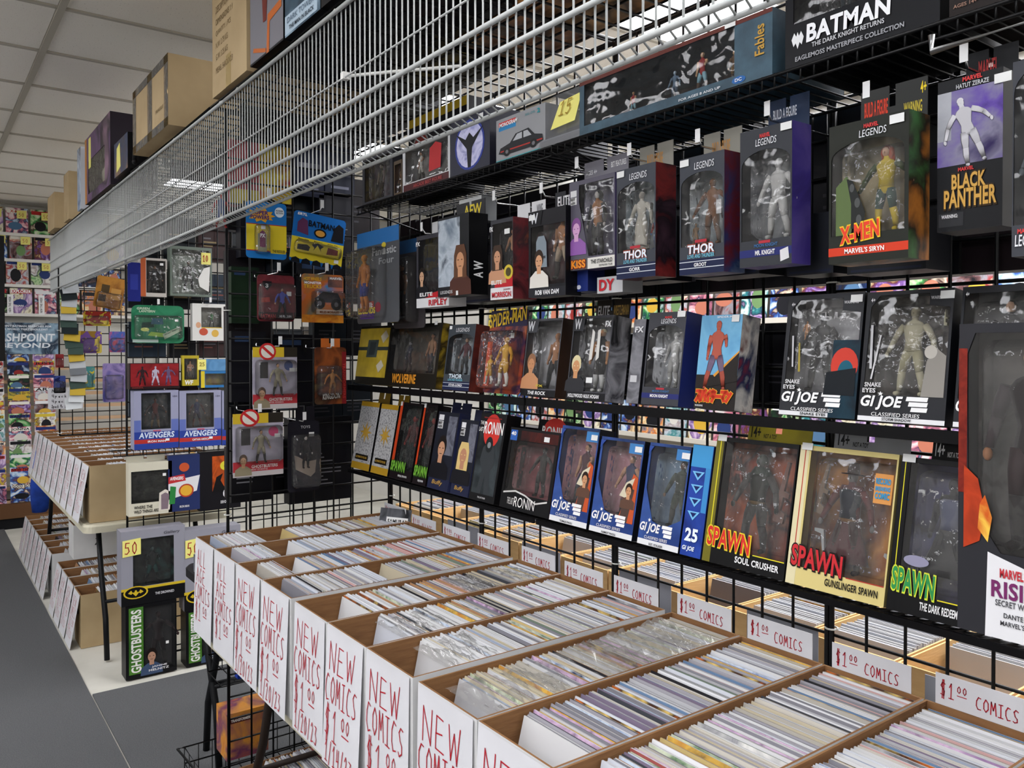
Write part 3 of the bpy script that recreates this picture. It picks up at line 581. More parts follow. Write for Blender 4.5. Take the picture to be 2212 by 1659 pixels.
pkg('boxed_figure', 'black box with silver W emblem, folding chair accessory and smiling portrait, top row', ra((1142, 645), (1222, 636), (1128, 460), XA - .015), .045, '#16151A', '#0E0E12', ART(['33202A', '5A2A30', '1C161C'], 12, 14), (.06, .14, .98, .82), figs=[(.78, .2, .72, ('#A8744E', '#1A1412', '#A8744E', '#A8744E', '#B9A48C', '#2A221E'), 2)], polys=[([(.22, .34), (.52, .34), (.5, .62), (.44, .7), (.28, .7), (.22, .64)], '#7C8790'), ([(.26, .44), (.48, .44), (.48, .47), (.26, .47)], '#3A4148'), ([(.0, .84), (.34, .84), (.4, 1), (.0, 1)], '#101014')], rects=[(0, 0, 1, .105, '#202026')], faces=[(.3, .11, .44, '#C79470', '#2E2018', '#D5D0C8')], txt=[('ROB VAN DAM', .2, .025, .64, .055, '#E6E6E8', .03, .1), ('W', .06, .855, .22, .12, '#C9CBD0', .03)], stick=[(.03, .90)], tab=(.35, 1.0, .045, '#26262A', ('ELITE', .42, .2, .35, .55, '#D8D8DA')), group=GA)
pkg('boxed_figure', 'violet grey window box with dark long haired rocker figure and orange band name, top row', ra((1230, 582), (1328, 578), (1216, 396)), .045, '#55525E', '#4A4264', ART(['6E6A80', '8F8AA4', '4C4860'], 12, 15), (.2, .14, .97, .95, [(.22, .95), (.22, .76), (.44, .14), (.97, .14), (.97, .95)]), figs=[(.52, .15, .72, ('#C9C4C0', '#0E0E10', '#A9764E', '#1A1A1E', '#141418', '#0C0C10'), 0, {'mane': '#0C0C0E'})], rects=[(.42, 0, 1, .12, '#D5D2CC'), (0, 0, .42, .13, '#5A5A5C'), (.03, .74, .17, .82, '#DADADA'), (.03, .83, .17, .9, '#C8C8CA')], faces=[(.17, .17, .42, '#C79AC0', '#7A4A86', '#8A5AA0')], txt=[('KISS', .06, .02, .32, .09, '#E08A2A', .04, 0, '#7A2A1A'), ('THE STARCHILD', .5, .05, .46, .045, '#2A2A2C', .02), ('DESTROYER TOUR', .68, .015, .28, .02, '#3A3A3C'), ('BST', .045, .785, .1, .03, '#1A1A1C', .04), ('AXN', .045, .745, .1, .03, '#1A1A1C', .04)], tab=(.02, .98, .05, '#6E6C74', ('AGES 4+', .06, .4, .25, .2, '#C9C9CC'), ('BST FEATURES', .62, .5, .32, .25, '#D0D0D2')), group=GA)
THOR = lambda nm: [('LEGENDS', .35, .885, .44, .058, '#D6D8DC', .0, .1), ('THOR', .2, .175, .6, .075, '#DCE6EE', .03, .05, '#8A3A2A'), ('LOVE AND THUNDER', .2, .135, .6, .035, '#6FB7CE', .02, .12), (nm, .35, .062, .28, .032, '#E8E8EA', .03)]
LG = [(0, .0, 1, .13, '#1B2240'), (0, .05, 1, .056, '#D0D4DC'), (0, .105, 1, .111, '#D0D4DC'), (.36, .265, .62, .29, '#A8303A')]
BAF = ('BUILD A FIGURE', .3, .15, .4, .5, '#C08A4A')
pkg('boxed_figure', 'figure box with white robed figure and red stormy side panel, top row', ra((1332, 603), (1416, 597), (1330, 370)), .06, '#3C3F46', ART(['2A1A20', '6A2222', '1A1218', '3E2A34'], 10, 16), ART(['7A868E', 'A9B6BC', '55606A'], 9, 16), (.03, .24, .97, .86, 'arch'), guns=[(.66, .30, .36, 85, 2, '#1C1C20')], figs=[(.46, .25, .54, ('#B9B2A6', '#B9B2A6', '#D2CDC0', '#CFCABC', '#C6C0B0', '#8E8676'), 1, {'robe': '#CFCABC', 'belt': '#B0AA9C'}), (.84, .25, .3, ('#3E6AA0', '#3E6AA0', '#3E6AA0', '#8A2A2A', '#3A5A8A', '#2A3A5A'), 0)], rects=LG, txt=THOR('GORR'), stick=[(.02, .93)], tab=(.1, .95, .055, '#8C8980', BAF), group=GA)
pkg('boxed_figure', 'figure box with brown woody figure and blue corner, top row', ra((1468, 594), (1564, 588), (1470, 346)), .06, '#3C3F46', ART(['22305A', '5A1C22', '1E3258', '7A808A'], 10, 17), ART(['8C979C', 'B6C0C4', '616C74'], 9, 17), (.03, .24, .97, .86, 'arch'), figs=[(.58, .25, .56, ('#7A5236', '#7A5236', '#83583A', '#77503A', '#7A5236', '#644530'), 3), (.2, .25, .2, ('#8A6A4A', '#8A6A4A', '#8A6A4A', '#8A6A4A', '#8A6A4A', '#8A6A4A'), 2)], rects=LG, txt=THOR('GROOT'), stick=[(.02, .93)], tab=(.1, .95, .055, '#8C8980', BAF), group=GA)
pkg('boxed_figure', 'charcoal figure box with white suited figure and blue name band, top row', ra((1598, 577), (1710, 571), (1609, 288)), .055, '#34363B', ART(['241F4A', '3A2E78', '55488A'], 9, 18), ART(['4A4E54', '8A8E94', '2A2D33'], 9, 18), (.03, .19, .97, .84, 'arch'), figs=[(.62, .20, .58, ('#C9C9C7', '#C9C9C7', '#CFCFCD', '#CDCDCB', '#D2D2D0', '#BDBDBA'), 1, {'vest': '#C2C2C0'})], rects=[(0, .07, 1, .125, '#262C66'), (.38, .165, .6, .185, '#A8303A')], txt=[('MARVEL', .4, .925, .2, .03, '#C23A3A', .04), ('LEGENDS', .32, .87, .4, .05, '#D6D8DC', 0, .1), ('MOON KNIGHT', .3, .137, .45, .025, '#3E6A9A', .02), ('MR. KNIGHT', .32, .08, .38, .035, '#E2E2E6', .03)], polys=[([(.8, .02), (.96, .04), (.94, .12), (.79, .10)], '#D0D0D2')], stick=[(.8, .94)], tab=(.2, .98, .06, '#22304A', ('BUILD A FIGURE', .3, .4, .45, .3, '#C9CEDA')), group=GA)
YB2 = ('#CFA58A', '#A8441E', '#C9B02C', '#3A4A22', '#24483E', '#C9B02C')
t = pkg('boxed_figure', 'figure box with red haired yellow green figure and angled orange logo, top row', ra((1790, 572), (1962, 556), (1770, 276), XA - .05), .06, '#22241F', ART(['6A3A1E', 'A86A2E', '2A241E', '3E6A3A'], 9, 19), ART(['8A7A5A', 'A99A72', '5E5A44'], 8, 19), (.03, .2, .95, .86, 'arch'), figs=[(.64, .21, .60, YB2, 3, {'mane': '#A8441E', 'vest': '#C9B02C'})], rects=[(.0, .055, 1, .115, '#C23A22')], polys=[([(.1, .2), (.3, .2), (.38, .5), (.24, .62), (.1, .55)], '#55663E'), ([(.24, .6), (.32, .58), (.48, .35), (.46, .24), (.3, .24), (.3, .42)], '#232524')], tope=[(.31, .53, .03, .03, '#4A4C4C'), (.38, .42, .035, .035, '#4A4C4C'), (.4, .3, .035, .035, '#4A4C4C')], txt=[('MARVEL', .46, .935, .18, .03, '#C23A3A', .04), ('LEGENDS', .40, .875, .34, .05, '#D6D8DC', 0, .1), ('X-MEN', .16, .135, .5, .12, '#D6402A', .04, -.05, '#E0B62A', .12), ("MARVEL'S SIRYN", .22, .066, .5, .036, '#F0F0EC', .02)], stick=[(.78, .92)], tab=(.15, .98, .06, '#2A2B2A', ('BUILD A FIGURE', .2, .3, .3, .4, '#C9402A'), ('WARNING', .7, .15, .22, .3, '#B9A83A'), ('4+', .9, .6, .07, .3, '#D8C02A')), group=GA)
t = pkg('boxed_figure', 'grey and purple box with white leaping toy print and gold two line lettering, top row', ra((2024, 502), (2165, 488), (2036, 180)), .06, '#17181B', '#101014', None, None, rects=[(0, .43, 1, .92, ART(['3A2A66', '5B4496', '7E7A92', '2C2050'], 9, 20)), (.0, .6, .22, .92, ART(['8A8C94', 'A4A6AC'], 12, 21)), (.03, .03, .42, .12, '#2A2B2E')], polys=(), txt=[('MARVEL', .4, .965, .3, .03, '#C23A3A', .04), ('HATUT ZERAZE', .3, .925, .5, .03, '#B9BABE', .02), ('MARVEL', .34, .385, .24, .025, '#C23A3A', .04), ('BLACK', .24, .27, .52, .10, '#C79A4A', .03, 0, '#3A2A14'), ('PANTHER', .12, .15, .8, .12, '#C79A4A', .03, 0, '#3A2A14'), ('WARNING:', .08, .085, .26, .025, '#C9C9CC', .03)], stick=[(.88, .9)], tab=(.15, .95, .05, '#1A1B1E', ('MARVEL', .35, .2, .3, .5, '#B03A3A')), group=GA)
_l, _W, _H, _r = ra((2024, 502), (2165, 488), (2036, 180)); print_figure(t, _W * .62, _H * .42, _H * .46, ('#C2C1C6', '#C9C8CC', '#B4B3B8', '#BDBCC1', '#B0AFB4', '#BAB9BE'), 3, tilt=R(14))
pkg('boxed_figure', 'silver foil package cut off at the right edge of the top row', ra((2185, 558), (2330, 540), (2195, 135), XA - .08), .06, '#3A3C42', '#2A2A2E', ART(['8A9096', 'C6CBD0', '5A6068'], 7, 22), (.02, .16, .96, .96, 'arch'), txt=[('MARVEL', .1, .115, .3, .025, '#C23A3A', .04), ('LEGENDS', .06, .05, .5, .06, '#D6D8DC', .01, .1)], figs=[(.6, .17, .6, ('#7A828A', '#5A6068', '#8A9098', '#7A828A', '#5E666E', '#3A4048'), 1)], group=GA)
# spare packs hanging right behind the front ones, backs toward the grid
for (x0, x1, yb, yt, c, lb) in ((1000, 1110, 655, 560, '#3C3A3E', 'behind the gold seal box'), (1230, 1300, 640, 560, '#8C8C8E', 'below the violet rocker box'), (1345, 1440, 612, 480, '#2A2C32', 'behind the white robed figure box'), (1500, 1640, 600, 480, '#24262C', 'behind the woody figure box'), (1700, 1800, 596, 470, '#24262C', 'behind the white suited figure box'), (1830, 2000, 590, 470, '#1E2024', 'behind the red haired figure box')):
    pkg('boxed_figure', 'dark spare figure box hanging ' + lb, ra((x0, yb), (x1, yb - 6), (x0, yt), XA + .10), .08, c, '#121317', rects=[(.05, .03, .95, .07, '#1F2438')], group='spare boxes hanging behind the top row')
# blue canister and white-red box peeking out under the violet box
pkg('small_carton', 'white box with red letters showing below the violet rocker box', ra((1290, 635), (1345, 630), (1290, 600), XA + .03), .06, '#B9B9BC', '#8A8A8C', txt=[('DY', .1, .15, .6, .7, '#B5222C', .04)], group=GA)
pkg('small_carton', 'deep blue carton end showing below the violet rocker box', ra((1232, 632), (1270, 628), (1235, 585), XA + .02), .05, '#1E2C6A', '#141E4A', ells=[(.5, .2, .12, .1, '#C9CCDA')], group=GA)
HK = [((925, 505), 'wrestler portrait box'), ((1082, 440), 'gold seal box'), ((1185, 425), 'folding chair box'), ((1262, 372), 'violet rocker box'), ((1376, 345), 'white robed figure box'), ((1524, 318), 'woody figure box'), ((1674, 262), 'white suited figure box'), ((1888, 225), 'red haired figure box'), ((2098, 150), 'gold lettered box'), ((1570, 470), 'spare box behind the woody figure box')]
for (x, y), lb in HK:
    p = PX(x, y, XA + .03); hook('chrome peg hook carrying the ' + lb, p, 'X', XG - .008 - p.x)
p = PX(2012, 112, 1.0)
t = thing('bracket_arm', 'bare silver bracket arm sticking out at upper right', 'hook', p, (0, 0, R(-90)), None)
MB().tube([(0, 0, .02), (0, 0, 0), (.16, .0, .004), (.165, .35, .004), (.165, XG - .008 - p.x, .004)], .0042, 8).build('rod', M('#B9BABC', .3, 1.0), t, True)
# ================================================================== ROW B on the middle shelf, ROW C on the low shelf
XB = 1.30
ZB, ZCc = 1.522, 1.212
def lip_shelf(label, y0, y1, x0, z, lean, lip=.020):
    """narrow shelf, deck sloping down to the grid so that boxes lean back"""
    t = thing('black_display_shelf', label, 'shelf', (0, 0, z), (0, 0, 0), 'black display shelves')
    d = XG - .012 - x0; k = math.tan(lean); T = lambda u: -.0045 - .003 - k * u
    MB().box(x0 - .010, y0, -.006 - lip, x0 - .003, y1, -.006).build('front_lip', M('#0D0D0F', .25), t)
    m = MB(); y = y0 + .005
    while y < y1: m.tube([(x0 - .004, y, T(0)), (x0 + d, y, T(d))], .0022, 5); y += .0254
    m.build('deck_wires', BLACKM, t, True)
    MB().tube([(x0 + d, y0, T(d) - .004), (x0 + d, y1, T(d) - .004)], .004, 6).build('back_rail', BLACKM, t, True)
    MB().tube([(x0 + .06, y0, T(.06) - .005), (x0 + .06, y1, T(.06) - .005)], .003, 6).build('middle_rail', BLACKM, t, True)
    return t
lip_shelf('black lipped shelf in the middle of the grid, corner half', 1.70, 2.77, XB, ZB, R(8))
lip_shelf('black lipped shelf in the middle of the grid, near half', .36, 1.69, XB, ZB, R(8))
lip_shelf('low black lipped shelf on the grid, corner half', 1.66, 2.77, XB, ZCc, R(11), .012)
lip_shelf('low black lipped shelf on the grid, near half', .36, 1.65, XB, ZCc, R(11), .012)
LB, LC = R(8), R(11)
GB, GC = 'packages on the middle shelf', 'packages on the low shelf'
def rb(BL, BR, TL, X=XB): return place(BL, BR, TL, 'X', X, LB, ZB)
def rc(BL, BR, TL, X=XB): return place(BL, BR, TL, 'X', X, LC, ZCc)
YEL = noisy('yellow_crate_print', '9A8423', 'B39A2E', 18, .4)
pkg('boxed_figure', 'yellow and black crate styled box with wide window and amber lettering, by the corner', rb((766, 828), (940, 835), (775, 706)), .06, '#1A1712', ART(['B79A2A', '2A2416', '8A6E22'], 12, 30), ART(['2A2722', '5A5348', '3A342C'], 12, 30), (.42, .22, .97, .96), figs=[(.60, .24, .5, ('#8A8A90', '#1A1A20', '#2A2C3A', '#3A3A44', '#22222A', '#16161A'), 2), (.85, .24, .62, ('#A87A5C', '#2A1E18', '#8A6A50', '#A87A5C', '#3A3A40', '#1A1A1E'), 0)], rects=[(0, .12, .40, .96, YEL), (0, .58, .40, .64, '#2E3432')], polys=[([(.12, .46), (.26, .46), (.27, .76), (.13, .76)], '#39433F'), ([(.15, .5), (.23, .5), (.24, .72), (.16, .72)], '#22292A'), ([(.33, .7), (.39, .82), (.35, .92), (.29, .82)], '#B9B3A0'), ([(.31, .2), (.37, .32), (.33, .42), (.27, .32)], '#B9B3A0')], txt=[('WOLVERINE', .5, .05, .28, .15, '#D08A2A', .03)], stick=[(.92, .97, .016, .012)], lean=LB, group=GB)
pkg('boxed_figure', 'figure box with dark coated figure and maroon side, next to the yellow crate box', rb((955, 838), (1012, 842), (970, 702)), .05, '#3A4046', ART(['3A1A1A', '6A2A22', '241418'], 10, 31), ART(['7E8890', 'B4BEC6', '4A525A'], 10, 31), (.04, .24, .97, .86, 'arch'), figs=[(.55, .25, .56, ('#B08A70', '#5A3A24', '#5A2A30', '#4A2A30', '#2E3238', '#1C1E24'), 1)], rects=LG[:3], txt=[('LEGENDS', .3, .885, .5, .06, '#D6D8DC', 0, .1), ('THOR', .22, .175, .5, .07, '#C9D6E0', .03), ('LOVE AND THUNDER', .2, .14, .55, .03, '#6FB7CE'), ('STAR-LORD', .25, .062, .5, .032, '#E8E8EA', .03)], stick=[(.04, .93, .014, .010)], lean=LB, group=GB)
ORG = ('#C79A5A', '#C08A2A', '#C9982E', '#C08A2A', '#C9982E', '#C8C4BC')
pkg('carded_figure', 'orange carded figure with yellow slanted lettering across a purple top', rb((1042, 845), (1122, 848), (1066, 672)), .03, ART(['4A1E2A', '8A3A1E', '2A1A3A', 'B8622A'], 10, 32), card=True, bub=(.08, .04, .92, .74, .04), figs=[(.68, .08, .58, ORG, 1), (.3, .1, .35, ORG, 2)], rects=[(0, .80, 1, 1, '#1F1A3A'), (.0, .08, .14, .62, '#C4481E')], txt=[('SPIDER-MAN', .0, .78, .98, .17, '#C9A52A', .02, -.15, None, .12)], stick=[(.62, .66, .016, .014)], lean=LB, group=GB)
BAND = lambda a: [(0, 0, 1, .085, '#141418')]
pkg('boxed_figure', 'clear fronted box with shaved head portrait and silver championship belt', rb((1124, 852), (1198, 858), (1150, 690)), .055, '#4E4E54', '#33241C', ART(['7A7A80', 'C2C2C6', '3E3E44'], 9, 33), (.03, .1, .98, .97), figs=[(.74, .11, .72, ('#A8744E', '#A8744E', '#A8744E', '#A8744E', '#16161A', '#0E0E12'), 2)], rects=BAND(0), faces=[(.24, .09, .46, '#B9845E', '#8A6248', '#B9845E')], polys=[([(.0, .82), (.3, .82), (.34, 1), (.0, 1)], '#3A3B40')], txt=[('THE ROCK', .22, .02, .52, .045, '#E2E2E4', .03, .12), ('W', .03, .84, .2, .13, '#D2D4D8', .03), ('FX', .45, .12, .2, .03, '#B9A53A', .04)], lean=LB, group=GB)
pkg('boxed_figure', 'clear fronted box with bandana and white glasses portrait, feather boa figure', rb((1222, 862), (1306, 868), (1236, 684)), .06, '#3E3E44', ART(['2A2A30', '8A8A90', '17171B', '5A5A60'], 12, 34), ART(['5A5A60', '9A9AA0', '2A2A30'], 9, 34), (.03, .1, .98, .97), figs=[(.62, .11, .75, ('#C08A60', '#CFC49A', '#1C1C20', '#C08A60', '#141418', '#D2D2D0'), 0)], rects=BAND(0), faces=[(.2, .09, .44, '#C08A60', '#CFC49A', '#2A2A2E')], polys=[([(.06, .43), (.34, .43), (.34, .49), (.06, .49)], '#17171B'), ([(.09, .37), (.19, .37), (.19, .41), (.09, .41)], '#E4E4E4'), ([(.22, .37), (.32, .37), (.32, .41), (.22, .41)], '#E4E4E4'), ([(.50, .46), (.58, .48), (.60, .80), (.53, .84)], '#C9C7C2'), ([(.68, .46), (.75, .5), (.74, .84), (.67, .82)], '#C9C7C2'), ([(.0, .82), (.28, .82), (.32, 1), (.0, 1)], '#2A2B30')], txt=[('HOLLYWOOD HULK HOGAN', .06, .02, .8, .045, '#E2E2E4', .03, .12), ('W', .05, .84, .18, .13, '#D2D4D8', .03), ('FX', .84, .86, .14, .07, '#D8D8DA', .04)], tab=(.1, .95, .05, '#2A2620', ('ELITE', .15, .2, .3, .5, '#C9C9CA'), ('WRESTLEMANIA', .55, .2, .38, .5, '#B5924A')), stick=[(.5, .2)], lean=LB, group=GB)
pkg('boxed_figure', 'dark striped box edge standing between two window boxes', rb((1352, 872), (1378, 874), (1366, 690)), .05, ART(['2A2A30', '7A7A80', '17171B'], 14, 35), '#15151A', txt=[('FX', .2, .84, .7, .07, '#D8D8DA', .04)], rects=[(.15, .25, .7, .33, '#B9B9BC')], lean=LB, group=GB)
pkg('boxed_figure', 'charcoal box with bright glare window, pale hooded figure and blue side', rb((1384, 876), (1464, 882), (1402, 676)), .055, '#3A3B41', '#1F2A66', ART(['7A7E84', 'B9BCC2', '3C4046'], 9, 36), (.04, .19, .97, .86, 'arch'), figs=[(.62, .2, .6, ('#A9A9A8', '#BDBDBC', '#B2B2B0', '#A9A9A8', '#A4A4A2', '#8E8E8C'), 0)], rects=[(0, .07, 1, .125, '#262C66'), (.38, .165, .6, .185, '#A8303A')], txt=[('MARVEL', .45, .93, .2, .025, '#C23A3A', .04), ('LEGENDS', .36, .875, .4, .05, '#D6D8DC', 0, .1), ('MOON KNIGHT', .3, .137, .45, .022, '#3E6A9A'), ('MOON KNIGHT', .25, .08, .48, .034, '#E2E2E6', .03)], stick=[(.78, .94)], lean=LB, group=GB)
RB_ = ('#B0402E', '#B0402E', '#B0402E', '#B0402E', '#3A4478', '#A83A34')
t = pkg('boxed_figure', 'black and sky blue box with orange foreign characters and a printed reddish figure', rb((1498, 888), (1586, 893), (1515, 682)), .055, '#1F1A18', ART(['8A2A1E', '1E2A4A', 'C4C0BA', '5A1E1A'], 12, 37), rects=[(0, .36, 1, 1, ART(['4A88B4', '6EA9CC', '2E6490'], 7, 37))], polys=[([(.0, .36), (.42, .36), (1, .62), (1, .3), (.0, .2)], '#1F1A18'), ([(.42, .36), (1, .62), (1, .6), (.46, .34)], '#C98A2E')], txt=[('WARNING', .04, .02, .2, .02, '#C9C9CC', .03), ('SPIDER-MAN', .4, .965, .5, .022, '#DCE6EE')], stick=[(.76, .92, .018, .014)], lean=LB, group=GB)
mb = MB(); W_ = 1.0
loc, W, H, rz = rb((1498, 888), (1586, 893), (1515, 682))
def kata(mb, s, x0, z0, w, h, y, pw):
    G_ = {'su': [[(.1, .9), (.8, .9), (.5, .45), (.05, .05)], [(.5, .45), (.9, .05)]], 'pa': [[(.3, .9), (.1, .1)], [(.6, .9), (.9, .1)], [(.8, 1), (.95, .95)]], 'i': [[(.8, .95), (.1, .5)], [(.5, .7), (.5, .05)]], 'da': [[(.4, 1), (.1, .5)], [(.3, .85), (.8, .85), (.3, .05)], [(.3, .5), (.7, .4)]], '-': [[(.1, .5), (.9, .5)]], 'ma': [[(.1, .9), (.85, .9), (.45, .35)], [(.3, .5), (.6, .15)]], 'n': [[(.1, .9), (.3, .75)], [(.1, .1), (.9, .8)]]}
    cw = w / len(s)
    for i, c in enumerate(s):
        for st in G_[c]:
            for a, b in zip(st, st[1:]):
                A = (x0 + cw * (i + a[0]), z0 + h * a[1]); B = (x0 + cw * (i + b[0]), z0 + h * b[1]); l = math.hypot(B[0] - A[0], B[1] - A[1]); nx, nz = -(B[1] - A[1]) / l * pw / 2, (B[0] - A[0]) / l * pw / 2
                ex, ez = (B[0] - A[0]) / l * pw * .4, (B[1] - A[1]) / l * pw * .4
                mb.poly([(A[0] - ex - nx, A[1] - ez - nz), (B[0] + ex - nx, B[1] + ez - nz), (B[0] + ex + nx, B[1] + ez + nz), (A[0] - ex + nx, A[1] - ez + nz)], y, 0)
print_figure(t, W * .46, H * .20, H * .74, ('#A85444', '#9A4A3C', '#A85444', '#A85444', '#6A5A70', '#9A4A3C'), 2)
KS = ['su', 'pa', 'i', 'da', '-', 'ma', 'n']
m1 = MB(); kata(m1, KS, .05 * W, .075 * H, .86 * W, .12 * H, -.0016, .0095); m1.build('lettering_outline', M('#D8A02E', .4), t)
m1 = MB(); kata(m1, KS, .05 * W, .075 * H, .86 * W, .12 * H, -.0020, .0068); m1.build('lettering', M('#C2381E', .4), t)
def joe(name, serie, col=WHITEP, z=.12, s=1.0, x=.03):
    return [('GI JOE', x, z, .50, .11, col, .035, .22), ('CLASSIFIED SERIES', x + .14, z - .045, .56, .028, col, .0, .1), (name, .30, .008, .34, .022, '#2A2C30', .02)]
def bars3(z, c='#E6E6E6'):
    return [([(.56 + .03 * k, z + .078 - .039 * k), (.80, z + .078 - .039 * k), (.81, z + .110 - .039 * k), (.57 + .03 * k, z + .110 - .039 * k)], c) for k in range(3)]
def star(x, z, r, c, asp=1.0): return ([(x + r * (1 if i % 2 == 0 else .42) * math.sin(R(36 * i)), z + asp * r * (1 if i % 2 == 0 else .42) * math.cos(R(36 * i))) for i in range(10)][::-1], c)
pkg('boxed_figure', 'dark grey box with white block logo, black clad figure and red disc art', rb((1682, 897), (1846, 907), (1702, 640)), .055, '#2A2B2F', '#14151A', ART(['8A8A8E', 'A9A9AC', '6A6A6E'], 8, 38), (.04, .2, .97, .95, [(.04, .2), (.97, .2), (.97, .84), (.74, .86), (.74, .96), (.16, .96), (.06, .88)]), figs=[(.42, .21, .66, ('#2A2A2C', '#16161A', '#1E1F22', '#1A1B1E', '#1C1D20', '#141416'), 1), (.2, .64, .16, ('#B98A66', '#1A1412', '#B98A66', '#B98A66', '#B98A66', '#B98A66'), 0)], rects=[(0, 0, 1, .035, '#D9DADC'), (.66, .0, 1, .62, ART(['0C1E2C', '12303E', '0A141E'], 12, 39))], polys=bars3(.085) + [star(.26, .21, .035, '#E6E6E6', .55), ([(.58, .18), (.97, .18), (.97, .4), (.6, .36)], '#0E141A')] + [([(.10, .66), (.125, .66), (.15, .40), (.13, .40)], '#B9B9BC'), ([(.20, .60), (.22, .60), (.25, .36), (.22, .36)], '#9A8A3A')], ells=[(.82, .42, .17, .14, '#C23A2C'), (.84, .36, .10, .10, '#14566A'), (.80, .27, .07, .06, '#0E4254')], txt=joe('SNAKE EYES', '', z=.085) + [('SNAKE', .06, .26, .2, .035, '#C9C9CA', .03), ('EYES', .04, .215, .16, .035, '#C9C9CA', .03), ('4+', .06, .91, .05, .03, '#E0E0E2', .03), ('WARNING', .76, .91, .18, .025, '#B9B9BC')], stick=[(.84, .92)], lean=LB, group=GB)
CRM = ('#A8A288', '#B4AE94', '#B9B396', '#B2AC90', '#A9A384', '#AFA98E')
pkg('boxed_figure', 'dark grey box with white slanted block logo and cream clad ninja figure, middle shelf', rb((1852, 908), (2040, 918), (1874, 632)), .055, '#26272B', '#101116', ART(['3A3632', '6A625C', '26221F', '8A8680'], 8, 40), (.04, .2, .97, .95, [(.04, .2), (.97, .2), (.97, .86), (.74, .88), (.74, .97), (.16, .97), (.06, .88)]), figs=[(.52, .21, .68, CRM, 1, {'vest': '#B4AE92', 'belt': '#9A9478'})], guns=[(.88, .74, .12, 90, 0, '#A9A488')], rects=[(0, 0, 1, .035, '#D9DADC')], polys=bars3(.085) + [star(.26, .21, .035, '#E6E6E6', .55), ([(.08, .74), (.11, .74), (.13, .4), (.10, .4)], '#B9B9BC'), ([(.2, .66), (.22, .66), (.14, .32), (.12, .32)], '#C6C6C8'), ([(.72, .2), (.97, .2), (.97, .5), (.86, .56), (.76, .46)], '#8A8680')], tope=[(.80, .53, .07, .05, '#B4B0A8')], txt=joe('STORM SHADOW', '', z=.085) + [('SNAKE', .06, .26, .2, .035, '#C9C9CA', .03), ('EYES', .04, .215, .16, .035, '#C9C9CA', .03), ('4+', .06, .92, .05, .03, '#E0E0E2', .03), ('WARNING', .76, .92, .18, .025, '#B9B9BC')], stick=[(.86, .92)], lean=LB, group=GB)
pkg('boxed_figure', 'dark grey box with dark figure, last on the middle shelf behind the big clear pack', rb((2058, 922), (2215, 930), (2070, 620)), .055, '#26272B', '#101116', ART(['3A3C40', '5A5C60', '22242A'], 8, 41), (.04, .2, .97, .95), figs=[(.62, .21, .7, ('#B08A70', '#1A1412', '#2A2A2E', '#2A2A2E', '#222226', '#1A1A1E'), 1)], rects=[(0, 0, 1, .035, '#D9DADC')], polys=bars3(.085), txt=joe('SCARLETT', '', z=.085) + [('4+', .06, .93, .05, .03, '#E0E0E2', .03)], lean=LB, group=GB)

# ---- low shelf
GOLD = M('#A98424', .4)
SILV = noisy('silver_dotted_print', '7E7E80', 'ABABAC', 120, .4, ramp=(.42, .5))
for k, (BL, BR, TL, lb) in enumerate((((758, 998), (796, 1006), (788, 866), 'leftmost'), ((800, 1008), (836, 1016), (826, 872), 'second'))):
    pkg('boxed_figure', 'silver dotted box with gold ends and gold starburst, %s on the low shelf' % lb, rc(BL, BR, TL), .045, SILV, '#0E0E10', rects=[(0, 0, 1, .10, GOLD), (0, .93, 1, 1, GOLD)], polys=[([(.5 + (.34 if i % 2 == 0 else .13) * math.cos(R(i * 22.5)), .55 + (.16 if i % 2 == 0 else .05) * math.sin(R(i * 22.5))) for i in range(16)], M('#B8923A', .3)), ([(.15, .14), (.85, .14), (.85, .22), (.15, .22)], '#1A1712')], txt=[('ULTIMATE FIGURE', .2, .165, .6, .03, '#B8923A')], tab=(.3, .9, .04, '#8A6E22'), lean=LC, group=GC)
def spawnbox(label, pl, body, bg, logo, ol, nm, nmc, fig, edge, line, side='#0B0B0D', extra=(), efig=(), tabc='#8A7E22', tabt='#1A1A14', exel=(), extt=(), guns=()):
    return pkg('boxed_figure', label, pl, .055, body, side, bg, (.12, .13, .985, .965), figs=[fig] + list(efig), guns=guns, rects=[(0, .0, .10, 1, edge), (.055, .22, .066, .97, line), (.62, .125, .985, .132, line)] + list(extra), ells=list(exel), txt=[('SPAWN', .04, .135, .54, .15, logo, .03, -.02, ol, -.05), (nm, .42, .045, .52, .05, nmc, .025)] + list(extt), stick=[(.02, .965)], tab=(.18, .95, .045, tabc, ('14+', .22, .2, .12, .5, tabt), ('NOT A TOY', .38, .2, .16, .2, tabt)), lean=LC, group=GC)
for k, (BL, BR, TL, w_) in enumerate((((840, 1018), (886, 1030), (858, 868), 'first'), ((890, 1031), (918, 1038), (914, 872), 'second'))):
    pkg('boxed_figure', 'dark green window box with orange edge and green jagged logo, %s of two' % w_, rc(BL, BR, TL), .05, '#1A1416', '#120E10', ART(['26302A', '3E4A40', '1A201C'], 12, 42 + k), (.14, .13, .98, .97), figs=[(.58, .15, .7, ('#8A3A34', '#2A2A2C', '#4A3230', '#6A2E2A', '#2C302E', '#1E201F'), 0)], rects=[(.0, .2, .12, 1, '#B8401E')], txt=[('SPAWN', .02, .1, .66 if k == 0 else .98, .13, '#6FA83A', .035, -.02, '#2A4A1A'), ('NINJA SPAWN', .42, .03, .4, .035, '#D2D2D2', .02)], stick=[(.02, .95, .012, .014)], lean=LC, group=GC)
NAVY = '#20243C'
